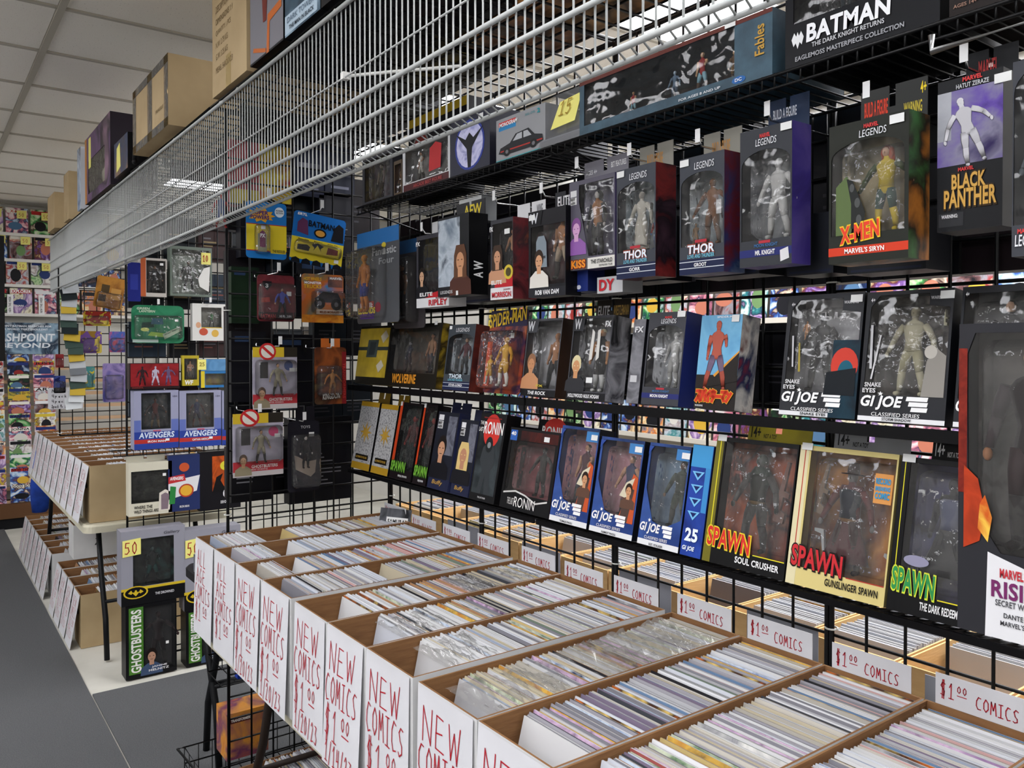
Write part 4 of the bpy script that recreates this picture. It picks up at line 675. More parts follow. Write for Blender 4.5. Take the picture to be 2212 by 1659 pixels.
for k, (BL, BR, TL, hair, shirt, lg, lb) in enumerate((((922, 1040), (966, 1052), (958, 888), '#1C1614', '#15151A', 0, 'dark haired man'), ((972, 1054), (1010, 1064), (1006, 905), '#CDB274', '#17171C', 1, 'blonde woman'))):
    f = (.42, .14, .56, '#B07E62' if lg else '#B98A6C', hair, shirt) + ((1,) if lg else ())
    pkg('boxed_figure', 'slim navy pack with printed portrait of a %s' % lb, rc(BL, BR, TL), .04, '#1C1E28', '#2A2E4E', ART(['2A2C38', '4A4C58', '1A1C26'], 12, 44 + k), None, rects=[(0, 0, 1, .15, NAVY), (.06, .78, .3, .88, '#C9C9CA'), (.06, .89, .3, .96, '#D6D6D8'), (.55, .45, .95, .95, ART(['2A2C38', '6A6C78', '16181F'], 20, 46 + k))], faces=[f], txt=[('Buffy', .22, .05, .5, .07, '#B5904A', .01, .15), ('BST', .09, .835, .18, .035, '#1A1A1C', .04), ('AXN', .09, .79, .18, .035, '#1A1A1C', .04)], tab=(.1, 1.0, .035, NAVY), lean=LC, group=GC)
pkg('boxed_figure', 'black box with red disc and white brush lettering, hooded grey figure print', rc((1012, 1066), (1066, 1080), (1028, 890)), .05, '#141416', '#0E0E10', rects=[(.06, .08, .94, .82, ART(['23282A', '3A4144', '15181A'], 9, 47))], polys=[([(.25, .08), (.42, .08), (.5, .3), (.56, .08), (.76, .08), (.66, .34), (.8, .42), (.72, .60), (.6, .66), (.42, .66), (.28, .6), (.22, .46), (.36, .34)], '#33373A')], ells=[(.52, .80, .32, .19, '#C4332C')], tope=[(.5, .64, .14, .09, '#1E2123'), (.5, .635, .07, .035, '#7A7E80')], txt=[('RONIN', .2, .76, .76, .14, '#E4E2DE', .02, .05), ('THE', .04, .86, .14, .04, '#D2D0CC', .02), ('LAST', .02, .78, .16, .05, '#D2D0CC', .02), ('TEENAGE MUTANT NINJA', .15, .93, .7, .02, '#9A3A34'), ('THE LAST RONIN', .36, .03, .3, .02, '#B9B9B9')], lean=LC, group=GC)
pkg('boxed_figure', 'black torn style box with clear window, armoured grey figure and white brush lettering', rc((1078, 1082), (1184, 1108), (1096, 922)), .065, '#101012', ART(['120C0E', '2A1216', '0C0C0E'], 10, 48), ART(['6A3438', '8A5054', '4A2226'], 8, 48), (.05, .2, .94, .84), figs=[(.62, .21, .6, ('#3E3A38', '#2A2828', '#34312F', '#3E3A38', '#2E2B2A', '#201E1E'), 3)], rects=[(.02, .84, .16, .97, '#2C5AA8'), (.24, .85, .98, .97, ART(['141214', '4A1A16', '0E0E10'], 10, 49))], polys=[([(.05, .2), (.3, .24), (.5, .21), (.72, .14), (.94, .19), (.94, .17), (.72, .12), (.5, .19), (.3, .22), (.05, .18)], '#C9C7C4')], txt=[('RONIN', .30, .045, .42, .12, '#E4E2DE', .0, .05), ('THE LAST', .16, .06, .13, .08, '#D2D0CC', .0), ('40', .04, .9, .1, .05, '#F0F0F0', .03)], stick=[(.72, .87)], lean=LC, group=GC)
pkg('boxed_figure', 'black box with red disc lettering half hidden behind the torn style box', place((1140, 1040), (1212, 1055), (1150, 905), 'X', XB + .085, LC, ZCc + .02), .04, '#141416', '#0E0E10', ells=[(.52, .88, .34, .15, '#C4332C')], txt=[('RONIN', .15, .8, .7, .12, '#E4E2DE', .02)], lean=LC, group=GC)
BLU = '#2A4A94'
PLD = ('#B98A6C', '#1C1412', '#4A2A34', '#B98A6C', '#2E3046', '#1C1C22')
def joebox(label, BL, BR, TL, bg, fig, nm, art=True, side='#101218', s=1, xx=()):
    polys = bars3(.11) + [star(.24, .245, .04, '#E6E6E6', .55), ([(.0, .965), (.0, .88), (.12, .965)], '#2E4A94')]
    if art: polys = [([(.62, .16), (.97, .16), (.97, .62), (.86, .66)], '#B8502A'), ([(.66, .16), (.84, .16), (.92, .5), (.8, .52), (.7, .4)], '#4A3A34'), ([(.6, .42), (.72, .56), (.9, .62), (.8, .4)], '#C9C0A8')] + polys
    return pkg('boxed_figure', label, rc(BL, BR, TL), .05, ART(['1C3068', '345090', '142240'], 5, 50), side, bg, (.05, .2, .97, .96, [(.3, .24), (.6, .2), (.97, .3), (.97, .97), (.05, .97), (.05, .55)]), figs=[fig], rects=[(0, 0, 1, .055, '#D9DADC'), (.68, .86, .98, .965, '#3E7AB4')] + list(xx), polys=polys, faces=[(.80, .30, .26, '#C08C66', '#2A1C16', '#5A4034')] if art else (), txt=joe(nm, '', z=.11), stick=[(.82, .88)], lean=LC, group=GC)
PNK = ART(['8A5A62', 'A87880', '6A3A44'], 8, 51)
joebox('blue and rose box with white block logo and tank top figure, left of two twins', (1186, 1106), (1266, 1128), (1220, 918), PNK, (.62, .22, .62, PLD, 2), 'TOMAX PAOLI')
joebox('blue and rose box with white block logo and sashed figure, right of two twins', (1272, 1140), (1364, 1166), (1303, 942), PNK, (.66, .22, .62, ('#B98A6C', '#1C1412', '#2A3054', '#B98A6C', '#7A2A34', '#1C1C22'), 1), 'XAMOT PAOLI')
t = joebox('blue box with white block logo, green clad soldier and a side panel numbered 25', (1376, 1170), (1464, 1196), (1404, 955), ART(['4A6078', '6E8498', '34465C'], 8, 52), (.74, .22, .64, ('#5A3E2E', '#1A1412', '#39423A', '#3C453C', '#3A4238', '#22241F'), 1, {'vest': '#2C342C', 'belt': '#22281F'}), 'SGT. STALKER', art=False)
pkg('boxed_figure', 'narrow blue end panel with white triangle emblems and the number 25', rc((1468, 1200), (1512, 1214), (1486, 960)), .05, ART(['1A3484', '24429A', '162868'], 8, 53), '#121A3A', rects=[(0, .8, .98, 1, '#3E8EC4'), (.74, .4, .98, .8, '#3A82BC')], polys=[([(.12, z), (.42, z - .08), (.72, z)], '#6FB0DC') for z in (.76, .64, .52, .40)] + [([(.26, z - .012), (.42, z - .055), (.58, z - .012)], '#16205A') for z in (.76, .64, .52, .40)], txt=[('25', .16, .13, .62, .12, '#DCE6F0', .04), ('GI JOE', .1, .04, .6, .05, '#DCE6F0', .035, .2)], lean=LC, group=GC)
SB = ART(['6A2A1E', 'A8502A', '3A1A16', '8A3A24'], 7, 54)
spawnbox('black and olive box with red jagged logo and gas masked figure', rc((1516, 1218), (1692, 1262), (1544, 942)), '#0F0F10', SB, '#C8302A', '#D9C32E', 'SOUL CRUSHER', '#E0E0E0', (.52, .15, .74, ('#3A3C38', '#202A22', '#33352F', '#3A3634', '#2C2A28', '#1C1A1A'), 1, {'hood': '#1E2A22', 'vest': '#2A2C28', 'belt': '#5A4A34'}), '#6A6420', '#D9CF2A', guns=[(.84, .40, .46, 82, 0, '#6A4A40'), (.20, .74, .12, -70, 1, '#7A3A30')])
spawnbox('cream box with red jagged logo and hatted figure in a maroon coat', rc((1696, 1264), (1908, 1318), (1728, 960)), '#C9B97A', ART(['8A4A1E', 'B87A2E', '5A2A18', 'A8642A'], 6, 55), '#B82A30', '#1A1414', 'GUNSLINGER SPAWN', '#1A1814', (.52, .15, .72, ('#6A6866', '#1C1818', '#4A1C20', '#54201F', '#33201E', '#241A18'), 1, {'coat': '#451A1E', 'hat': '#2A1E1C', 'vest': '#22262E', 'belt': '#6A4E34'}), '#CFC6A0', '#A83A2E', '#8A7E52', extra=[(.80, .66, .97, .86, '#C98A4A')], extt=[('RECORD', .815, .79, .14, .04, '#2A8AB8', .04), ('BREAKING', .815, .745, .14, .03, '#2A8AB8', .04), ('COMIC', .815, .69, .14, .045, '#2A8AB8', .04)], tabc='#8E9096', tabt='#16161A', guns=[(.24, .52, .36, 80, 0, '#6E5A48'), (.18, .42, .16, -80, 1, '#A9A9A8'), (.90, .34, .16, -100, 1, '#A9A9A8')])
spawnbox('black box with green jagged logo and dark navy backdrop, cut by the big clear pack', rc((1914, 1320), (2090, 1366), (1946, 985)), '#0C0C0E', ART(['20204A', '34345E', '16162E', '4A4A6E'], 6, 56), '#2E8A4A', '#C9D23A', 'THE DARK REDEEMER', '#E0E0E0', (.62, .2, .7, ('#2A2A30', '#141418', '#1C1C22', '#22222A', '#16161C', '#101014'), 2, {'coat': '#17171C', 'vest': '#55586A'}), '#0C0C0E', '#D9CF2A', exel=[(.32, .34, .16, .035, '#8A88A0')], tabc='#0E0E10', tabt='#E0E0E0')

# ================================================================== the big clear pack at the right edge
XD = 1.0
pl = place((2068, 1352), (2300, 1420), (2074, 700), 'X', XD)
t = pkg('hanging_doll_pack', 'large clear topped hanging pack close to the camera at the right edge, white label', pl, .05, '#2A2A2E', '#1A1A1E', ART(['4A4644', '6E6864', '34302E'], 6, 60), (.10, .26, .98, .97, [(.10, .42), (.42, .27), (.98, .27), (.98, .97), (.16, .97), (.08, .90)]), figs=[(.66, .28, .66, ('#B07A56', '#1E1612', '#2C2628', '#3A3034', '#3A2A2C', '#201A1A'), 0)],
    rects=[(.0, .45, .085, .92, ART(['5A1A14', '7E2A20'], 60, 61))], polys=[([(.28, .0), (1, .0), (1, .20), (.30, .27)], '#CFCFD2'), ([(.06, .27), (.22, .30), (.27, .40), (.20, .50), (.06, .54)], ART(['5A1E16', 'A83A1E', '2A1614'], 14, 63)), ([(.20, .34), (.30, .30), (.34, .38), (.27, .45), (.22, .42)], ART(['D08A2A', 'B8501E', 'E0B84A'], 20, 64))], txt=[('MARVEL', .42, .195, .22, .03, '#B03038', .04), ('RISING', .34, .13, .6, .055, '#6A2A5A', .03), ('SECRET WARRIORS', .38, .105, .5, .02, '#4A4A4E'), ('DANTE PERTUZ', .46, .07, .4, .016, '#3A3A3E'), ("MARVEL'S INFERNO", .43, .045, .46, .016, '#3A3A3E')], tab=(.5, 1.4, .05, '#D2D2D6'), group=None)
p = Vector((XD + .035, pl[0].y - .95 * pl[1], pl[0].z + pl[2] + .012))
hook('long chrome peg hook carrying the big clear pack', p, 'X', XG - .008 - p.x)
# ================================================================== SIDE PANEL: cards facing the camera
GS = 'carded toys on the side grid panel'
def rs(BL, BR, TL, Y): return place(BL, BR, TL, 'Y', Y)
def stack(n, dy, fn):
    for k in range(n): fn(k, dy * k)
SPB = M('#1F6FB4', .35); SPY = M('#D8C22E', .35)
def superp(k, d):
    pkg('carded_figure', 'blue and yellow carded toy with starburst title, %s of the stack' % ('front', 'second', 'third', 'rearmost')[k], rs((532, 556), (619, 562), (541, 432), 2.60 + d), .003, SPB, card=True, rad=.012, bub=(.20, .08, .56, .60, .022) , rects=[(0, .14, 1, .60, SPY), (0, .13, 1, .145, '#B03030'), (0, .595, 1, .61, '#B03030'), (.60, .10, .98, .18, '#D8C22E')],
        polys=[([(.36 + (.36 if i % 2 == 0 else .26) * math.cos(R(i * 18)), .76 + (.13 if i % 2 == 0 else .085) * math.sin(R(i * 18))) for i in range(20)], '#D8A02E'), ([(.28, .12), (.50, .12), (.50, .44), (.28, .44)], '#8A8A70')] + ([([(.33, .20), (.47, .20), (.47, .46), (.40, .50), (.33, .46)], '#6A2A50')] if k == 0 else []), ells=[(.82, .84, .12, .09, '#D6E0E6')],
        txt=[('SUPER', .14, .77, .40, .07, '#3A1E6A', .035), ('POWERS', .1, .69, .46, .07, '#3A1E6A', .035), ('THE RIDDLER', .64, .115, .32, .05, '#2A2A2A', .02), ('POWER', .73, .85, .18, .03, '#1A1A1A', .02), ('ACTION', .73, .81, .18, .03, '#1A1A1A', .02), ('PX', .34, .37, .12, .07, '#E6E6E6', .04)], stick=[(.36, .52, .014, .012)], group=GS)
stack(4, .022, superp)
pkg('carded_figure', 'blue and yellow carded set with black title and three tiny vehicles, hung crooked', rs((624, 560), (737, 574), (634, 450), 2.60), .003, '#1C62A8', card=True, roll=R(7), bub=(.06, .20, .96, .44, .014), rects=[(.0, .08, 1, .50, '#D3BE2E')], polys=[([(.12, .26), (.34, .26), (.36, .34), (.3, .38), (.12, .36)], '#1C1C18'), ([(.42, .28), (.50, .40), (.58, .28), (.56, .34), (.62, .4), (.5, .44), (.38, .4), (.44, .34)], '#1C1C18'), ([(.68, .26), (.9, .28), (.9, .38), (.70, .40)], '#6A2A22'), ([(.08, .6), (.3, .56), (.26, .84), (.16, .88), (.08, .78)], '#5A3050'), ([(.74, .54), (.98, .54), (.96, .84), (.86, .9), (.78, .8)], '#16161A')] + [([(.02 + .2 * k, .0), (.2 + .2 * k, .0), (.18 + .2 * k, .08), (.11 + .2 * k, .11), (.04 + .2 * k, .08)], '#14161C') for k in range(5)], tope=[(.52, .64, .12, .09, '#101014'), (.52, .64, .09, .06, '#C08A3A')],
    txt=[('BATMAN', .28, .74, .5, .12, '#101014', .035), ('ERTL', .06, .92, .18, .05, '#E6E6E6', .04, .1), ('Batmobile', .12, .45, .2, .03, '#1A1A1A'), ('Batwing', .42, .45, .16, .03, '#1A1A1A'), ('Joker Van', .68, .45, .2, .03, '#1A1A1A')], stick=[(.84, .12, .016, .012)], group=GS)
def penguin(k, d):
    pkg('carded_figure', 'maroon hexagonal blister with suspender wearing figure, %s of three' % ('front', 'middle', 'rear')[k], rs((556, 692), (636, 697), (556, 592), 2.58 + d), .003, ART(['3A161C', '6A2A30', '26101A'], 9, 70), card=True, bub=(.02, .04, .98, .82, .03), figs=[(.62, .1, .62, ('#B08A74', '#1C1614', '#4A50A0', '#4A50A0', '#1A1A1E', '#101014'), 1)] if k == 0 else (), rects=[(.04, .04, .96, .2, '#2A1218')], polys=[([(.14, .78), (.26, .66), (.38, .78), (.38, .86), (.14, .86)], '#16161A'), ([(.1, .40), (.34, .42), (.32, .52), (.1, .5)], '#8A2A22')], txt=[('BATMAN', .08, .06, .4, .1, '#8A2024', .03), ('THE PENGUIN', .55, .09, .36, .05, '#C9C9CC', .02), ('3', .21, .72, .08, .09, '#E0E0E0', .04)], stick=[(.78, .56, .016, .014)] if k == 0 else (), group=GS)
stack(3, .035, penguin)
for k in range(2):
    pkg('carded_figure', 'blue and orange carded monster truck with flame print, %s of two' % ('front', 'rear')[k], rs((652, 694), (742, 700), (652, 590), 2.60 + .05 * k), .003, ART(['2A5A9A', '7A6A4A', 'B8622A', '3A7AA8'], 8, 72), card=True, bub=(.22, .2, .96, .66, .04), rects=[(.0, .0, 1, .16, ART(['B8501E', 'C9842A', '8A2E1A'], 14, 73)), (.34, .18, .98, .27, '#C9B9A8'), (.62, .74, .98, .96, ART(['3A3A40', '8A5A4A'], 20, 74))], polys=[([(.3, .5), (.5, .64), (.86, .62), (.94, .48), (.9, .42), (.34, .42)], '#2A2A30')], tope=[(.42, .40, .13, .12, '#101014'), (.82, .38, .13, .12, '#101014'), (.42, .40, .05, .05, '#5A5A60'), (.82, .38, .05, .05, '#5A5A60')], txt=[('HOT WHEELS', .04, .86, .42, .07, '#D8A82E', .03, .1), ('MONSTER', .06, .79, .4, .05, '#E6E6E6', .03), ('TRUCKS', .04, .70, .42, .08, '#D8A82E', .03), ('MILES MORALES', .42, .195, .46, .05, '#6A2A22', .03), ('MARVEL', .66, .9, .3, .05, '#D8D8D8', .04)], group=GS)
def gb(label, BL, BR, TL, Y, col, nm):
    t = pkg('carded_figure', label, rs(BL, BR, TL, Y), .003, ART(['8A8696', 'A7A2B0', '76707E'], 6, 75), card=True, bub=(.05, .22, .95, .80, .03), figs=[(.52, .22, .52, ('#B9906E', '#2A1E18', '#9A937C', '#9A937C', '#8E8772', '#2A2826'), 1)], rects=[(.0, .0, 1, .08, '#B9B2B2'), (.0, .08, 1, .24, '#A8333A'), (.0, .84, 1, 1, '#C9AC2E'), (.70, .84, 1, 1, '#2A2620'), (.16, .5, .34, .76, '#2C2C2C')], ells=[(.33, .93, .19, .14, '#B82A2C'), (.33, .93, .145, .105, '#D6D2C8'), (.80, .70, .1, .08, col)], polys=[([(.20, .99), (.24, 1.02), (.47, .87), (.43, .84)], '#B82A2C')], faces=[(.2, .02, .34, '#B9906E', '#4A3424', '#8A8068')], txt=[('GHOSTBUSTERS', .36, .13, .52, .05, '#E2DCD8', .02), (nm, .36, .095, .32, .025, '#D2B8B8')], stick=[(.82, .60, .018, .012)], group=GS)
for k in range(3): gb('grey blister card with red band, crossed ring emblem and tan suited figure, %s of three' % ('front', 'middle', 'rear')[k], (546, 882), (642, 884), (550, 750), 2.56 + .05 * k, '#3A4A78', 'PETER VENKMAN')
gb('lower grey blister card with red band, crossed ring emblem and pink accessory', (503, 1032), (612, 1024), (505, 895), 2.56, '#C23A6A', 'RAY STANTZ')
pkg('carded_figure', 'brown and orange carded robot toy with white slanted title and red edge', rs((680, 876), (748, 870), (682, 750), 2.60), .004, ART(['5A2A1A', '8A4A24', '3A2018', '6A5A3A'], 9, 77), card=True, bub=(.06, .14, .78, .68, .03), figs=[(.5, .16, .46, ('#B0703A', '#6A4A30', '#A8743E', '#B0703A', '#A8743E', '#8A5A30'), 3)], rects=[(.86, .0, 1, .92, '#7A1E22')], txt=[('KINGDOM', .24, .08, .56, .1, '#D2CEC6', .04, .1, '#2A201C', .06), ('TRANSFORMERS', .88, .1, .09, .62, '#B83A36', .03, 0, None, 0, -90)], tab=(.2, .8, .03, '#B8622A'), group=GS)
pkg('carded_figure', 'black clamshell with veiled figure and pale torn base, right of the pink accessory card', rs((622, 1062), (690, 1060), (614, 912), 2.60), .003, '#1C1B22', card=True, bub=(.10, .06, .96, .82, .035), figs=[(.5, .34, .46, ('#B9B2AC', '#0E0E10', '#121216', '#121216', '#121216', '#121216'), 0)], polys=[([(.2, .52), (.32, .50), (.60, .42), (.9, .44), (.86, .26), (.72, .20), (.24, .32)], '#9A8C80')], txt=[('TOYS', .4, .90, .3, .04, '#B9B9BC', .02)], tab=(.25, .85, .05, '#17161C'), stick=[(.66, .78, .018, .014)], group=GS)
for (x, y, lb) in ((575, 430, 'starburst cards'), (690, 455, 'crooked blue card'), (597, 590, 'maroon blisters'), (700, 590, 'monster truck cards'), (600, 748, 'three tan suit cards'), (712, 752, 'brown robot card'), (556, 893, 'pink accessory card'), (652, 910, 'black clamshell')):
    p = PY(x, y, 2.575); p.y = 2.575; hook('chrome peg hook carrying the ' + lb, p, 'Y', YC - .008 - 2.575)
# packs hanging on the far side of the panel: printed backs toward us
GBK = 'packages hanging on the far side of the side panel'
for i, (BL, BR, TL, c, lb, tx) in enumerate((
    ((500, 1085), (590, 1080), (500, 880), '#101014', 'black package back with lines of white print, low left', 1), ((625, 1090), (760, 1075), (625, 905), '#141418', 'black package back with barcode block and silver stripe', 1),
    ((500, 870), (575, 866), (500, 715), '#15151A', 'black package back, left middle', 0), ((600, 880), (700, 872), (600, 722), '#121218', 'black package back with thin blue corner, right middle', 0),
    ((500, 700), (560, 697), (500, 575), '#1A2A1C', 'dark green package back, left, under the starburst cards', 0), ((640, 690), (760, 684), (640, 560), '#111116', 'black package back behind the monster truck cards', 0),
    ((690, 560), (765, 556), (690, 420), '#1E1E24', 'dark package with pale logo blocks, upper right', 1), ((520, 560), (610, 556), (520, 425), '#16161C', 'dark package back behind the starburst cards', 0))):
    pkg('boxed_figure', lb + ' of side panel', rs(BL, BR, TL, YC + .03), .05, c, '#0C0C10', rects=[(.12, .2 + .045 * k, .12 + rnd.uniform(.3, .7), .215 + .045 * k, '#77777C') for k in range(9)] if tx else [(.1, .85, .5, .93, '#2A3A55')], group=GBK)
# tall boxes standing above, behind the white wires
for i, (BL, BR, TL, c, sd, lb) in enumerate((((498, 448), (560, 440), (498, 300), '#8A2A30', '#B03A34', 'red and yellow tall box'), ((562, 445), (630, 432), (562, 310), ART(['7A1E2A', 'B0A02E', '9A2A2E'], 8, 80), '#6A1A20', 'dark red and gold tall box'), ((640, 430), (700, 420), (640, 300), '#22263A', '#191C2C', 'navy tall box with pale panels'), ((702, 425), (766, 412), (702, 315), '#1C2030', '#141622', 'dark navy tall box nearest the corner'))):
    pkg('boxed_figure', lb + ' behind the side grid, seen through white wires', rs(BL, BR, TL, YC + .03), .06, c, sd, rects=[(.0, .0, 1, .25, '#A8942E')] if i == 0 else ([(.1, .5, .45, .6, '#8A8C98'), (.5, .5, .9, .6, '#5A5C68'), (.2, .1, .8, .16, '#77798A')] if i > 1 else []), group='tall boxes above the side panel')

# ================================================================== SECOND DIVIDER: boxes facing the camera
Y2 = 4.40
G2 = 'packages on the second divider'
def r2(BL, BR, TL, Y=Y2): return place(BL, BR, TL, 'Y', Y)
SILB = noisy('silver_blue_print', '9A9CB0', 'B9BBCA', 5, .4)
def aveng(label, BL, BR, TL, nm, fig, Y=Y2):
    pkg('boxed_figure', label, r2(BL, BR, TL, Y), .08, '#8E90A8', '#5A5F8A', ART(['2A3036', '4A545A', '1C2228'], 7, 82), (.16, .34, .82, .96), figs=[fig], rects=[(0, 0, 1, .30, '#2A3E8C'), (0, .10, 1, .17, '#A8322E'), (0, .30, .15, .5, '#5A68A4'), (.83, .30, 1, .5, '#5A68A4')], txt=[('AVENGERS', .1, .19, .8, .10, '#C6D2E2', .03, .12), (nm, .3, .115, .4, .035, '#E6E6E6', .02), ('MARVEL', .42, .30, .18, .025, '#C4404A', .04), ('13+', .87, .88, .1, .03, '#3A3A4A', .03)], stick=[(.70, .13, .018, .012)], group=G2)
aveng('silver and blue tall window box with red band and dark armoured figure, left one', (290, 972), (386, 967), (284, 845), 'IRON MAN', (.5, .36, .5, ('#6A4A44', '#5A2A2A', '#5A2E2E', '#4A4446', '#4A3A3C', '#6A5A44'), 3))
aveng('silver and blue tall window box with red band and shield carrying figure, middle one', (388, 967), (478, 962), (386, 845), 'CAPTAIN AMERICA', (.45, .36, .5, ('#8A6A5A', '#2A3450', '#2E3A5A', '#4A3A40', '#2A3044', '#4A2A2A'), 1))
aveng('silver and blue tall window box, third one, seen through the side grid', (480, 962), (566, 957), (478, 845), 'THOR', (.5, .36, .5, ('#8A6A5A', '#8A7A4A', '#3A3A44', '#4A3A40', '#2A3044', '#3A2A2A'), 0))
aveng('silver and blue tall window box with red band, fourth one deep behind the side grid', (660, 952), (745, 946), (660, 850), 'HULK', (.5, .36, .5, ('#5A7A4A', '#2A2A20', '#5A7A4A', '#5A7A4A', '#4A3A5A', '#4A6A40'), 2))
wsh = thing('black_wire_shelf', 'black wire shelf under the silver and blue boxes on the second divider', 'wire shelf', (.80, Y2 - .01, PY(290, 972, Y2).z - .006), (0, 0, 0), 'black wire shelves')
m = MB()
for k in range(40): m.tube([(k * .03, -.003, -.02), (k * .03, -.003, 0), (k * .03, .115, 0)], .002, 5)
m.build('deck_wires', BLACKM, wsh, True); MB().tube([(0, -.003, -.02), (1.18, -.003, -.02)], .0028, 6).build('front_rail', BLACKM, wsh, True); MB().tube([(0, .115, -.003), (1.18, .115, -.003)], .003, 6).build('back_rail', BLACKM, wsh, True)
pkg('boxed_figure', 'cream window box with dark creature and black two line title under the blue boxes', r2((278, 1116), (372, 1108), (272, 1002)), .06, '#C6C2B0', '#A9A592', ART(['1C1D1C', '34362F', '101110'], 8, 84), (.06, .24, .94, .84), polys=[([(.68, .06), (.94, .06), (.98, .4), (.84, .46), (.70, .4)], '#CFC8BC'), ([(.74, .08), (.90, .08), (.93, .36), (.84, .4), (.74, .36)], '#7A6A72')], txt=[('WHERE THE', .12, .13, .42, .06, '#22221E', .02), ('WILD THINGS ARE', .12, .05, .56, .06, '#22221E', .02)], tab=(.0, .9, .03, '#B9B6A6'), stick=[(.78, .72, .016, .014)], group=G2)
pkg('boxed_figure', 'white blue and black kids pack with round gold emblem, next to the cream box', r2((364, 1106), (432, 1100), (362, 985)), .03, '#26305A', '#1C2244', polys=[([(.0, .22), (.9, .34), (1, .62), (.0, .54)], '#CFCFD2'), ([(.0, .5), (.55, .54), (.5, .66), (.0, .62)], '#B03034'), ([(.02, .14), (.2, .14), (.24, .44), (.06, .46)], '#2E7A3E')], tope=[(.56, .36, .24, .12, '#A8402A'), (.56, .36, .19, .095, '#D0A036'), (.5, .78, .16, .08, '#B5502E')], txt=[('AVENGERS', .05, .56, .42, .06, '#E6E6E6', .03, .1), ('IRON MAN', .35, .06, .3, .04, '#D6D6D8', .02)], group=G2)
pkg('boxed_figure', 'dark box with orange torn edge art and heavy white title, second divider low', r2((432, 1104), (520, 1096), (428, 978)), .05, '#17161A', '#B9BABC', ART(['3A1E18', 'A8481E', '5A2A1C'], 8, 86), None, rects=[(.3, .32, .66, .92, ART(['3A1E18', 'B8501E', '5A2A1C'], 9, 87))], polys=[([(.3, .3), (.66, .3), (.5, .5), (.56, .62), (.4, .56)], '#141416')], tope=[(.62, .75, .13, .08, '#C9C03A')], txt=[('GX', .56, .2, .34, .16, '#E0E0E2', .04, .2), ('DEVO PULVERISING', .5, .1, .45, .05, '#D2D2D4', .03), ('4+', .58, .72, .08, .05, '#2A2A2A', .03)], group=G2)
pkg('boxed_figure', 'clear grey clamshell with dark figure, white horse art and yellow note', r2((368, 640), (458, 640), (366, 530)), .06, '#6A756C', '#8A9288', ART(['7E8A80', 'A9B4A8', '5A645A'], 6, 88), (.04, .04, .96, .94), figs=[(.46, .12, .6, ('#8A6A54', '#1C1816', '#33322E', '#3A3834', '#2A2826', '#1C1A18'), 1)], polys=[([(.70, .2), (.92, .1), (.95, .62), (.80, .58), (.66, .36)], '#D6D6D2')], rects=[(.74, .66, .97, .9, STICKY)], plastic=BLIST, group=G2)
mb = MB(); pl = r2((368, 640), (458, 640), (366, 530)); pen(mb, '10', pl[1] * .77, pl[2] * .72, pl[1] * .15, pl[2] * .12, -.003, .003); mb.build('lettering', INK, [q for q in bpy.data.objects if q.get('label', '').startswith('clear grey clamshell')][0])
pkg('boxed_figure', 'white orange narrow window box with grey suited figure, second divider', r2((304, 642), (360, 640), (300, 556)), .06, '#B9B4AE', '#C4BEB6', ART(['4A4440', '7A726A', '2E2A28'], 8, 89), (.22, .10, .96, .94), figs=[(.58, .12, .7, ('#B08A70', '#1C1816', '#4A4A4C', '#4A4A4C', '#3A3A3C', '#1C1C1E'), 1)], rects=[(0, .0, .2, 1, '#B05A34')], stick=[(.74, .82, .016, .012)], group=G2)
pkg('carded_figure', 'deep blue card hanging beside the white and orange window box', r2((276, 652), (304, 650), (276, 566)), .003, '#1C2470', card=True, rects=[(.2, .3, .8, .7, '#2A3488')], group=G2)
pkg('carded_figure', 'green shield shaped blister card with three vehicles and pale banner lettering', r2((284, 745), (398, 738), (282, 658)), .003, ART(['1E5A3E', '2E7A56', '174A34'], 7, 90), card=True, rad=.03, bub=(.05, .12, .95, .74, .03), polys=[([(.18, .40), (.42, .42), (.40, .56), (.2, .54)], '#14362A'), ([(.36, .50), (.6, .50), (.58, .66), (.38, .66)], '#2A5A6A'), ([(.30, .2), (.62, .16), (.66, .26), (.36, .3)], '#8AB04A'), ([(.62, .1), (.95, .34), (.92, .46), (.58, .24)], '#A9B9A0'), ([(.02, .02), (.5, .02), (.5, .1), (.02, .1)], '#A4B8B0')], tope=[(.25, .36, .08, .05, '#B9C46A')], txt=[('GREEN', .1, .88, .24, .06, '#C6D6C0', .02, .1), ('LANTERN', .14, .81, .3, .06, '#C6D6C0', .02, .1), ('INSTANT TRANSFORM', .62, .2, .3, .05, '#2E5A44', .02, 0, None, .5)], stick=[(.82, .58, .016, .012)], group=G2)
pkg('boxed_figure', 'white pack with yellow edged window, round robot and cartoon print, right of green card', r2((416, 738), (494, 734), (414, 655)), .04, '#CFCFCB', '#A9A9A4', ART(['5A5A54', '8A8A80', '3A3A36'], 8, 91), (.24, .36, .8, .9), ells=[(.3, .24, .12, .1, '#B5503A'), (.62, .2, .1, .1, '#C9A24A'), (.16, .42, .07, .08, '#C89A7A')], rects=[(.24, .34, .82, .36, '#C9A82E')], figs=[(.55, .38, .4, ('#8A8A86', '#7A2A2A', '#3E7A4A', '#8A8A86', '#5A5A5A', '#3A3A3A'), 1)], group=G2)
t = pkg('boxed_figure', 'wide dark red box with three posed printed fighters, above the blue boxes', r2((280, 842), (388, 838), (278, 785)), .06, '#26181A', '#1A1012', rects=[(.02, .1, .98, .98, ART(['5A1418', '8A2226', '38101A'], 7, 92))], txt=[('DAREDEVIL', .05, .03, .22, .05, '#8A3A34')], group=G2)
_l, _W, _H, _r = r2((280, 842), (388, 838), (278, 785))
for _k, _c in enumerate(('#2A1A1E', '#A9A2B4', '#5A4A6A')): print_figure(t, _W * (.25 + .26 * _k), _H * .14, _H * .74, (_c,) * 6, 1 + _k)
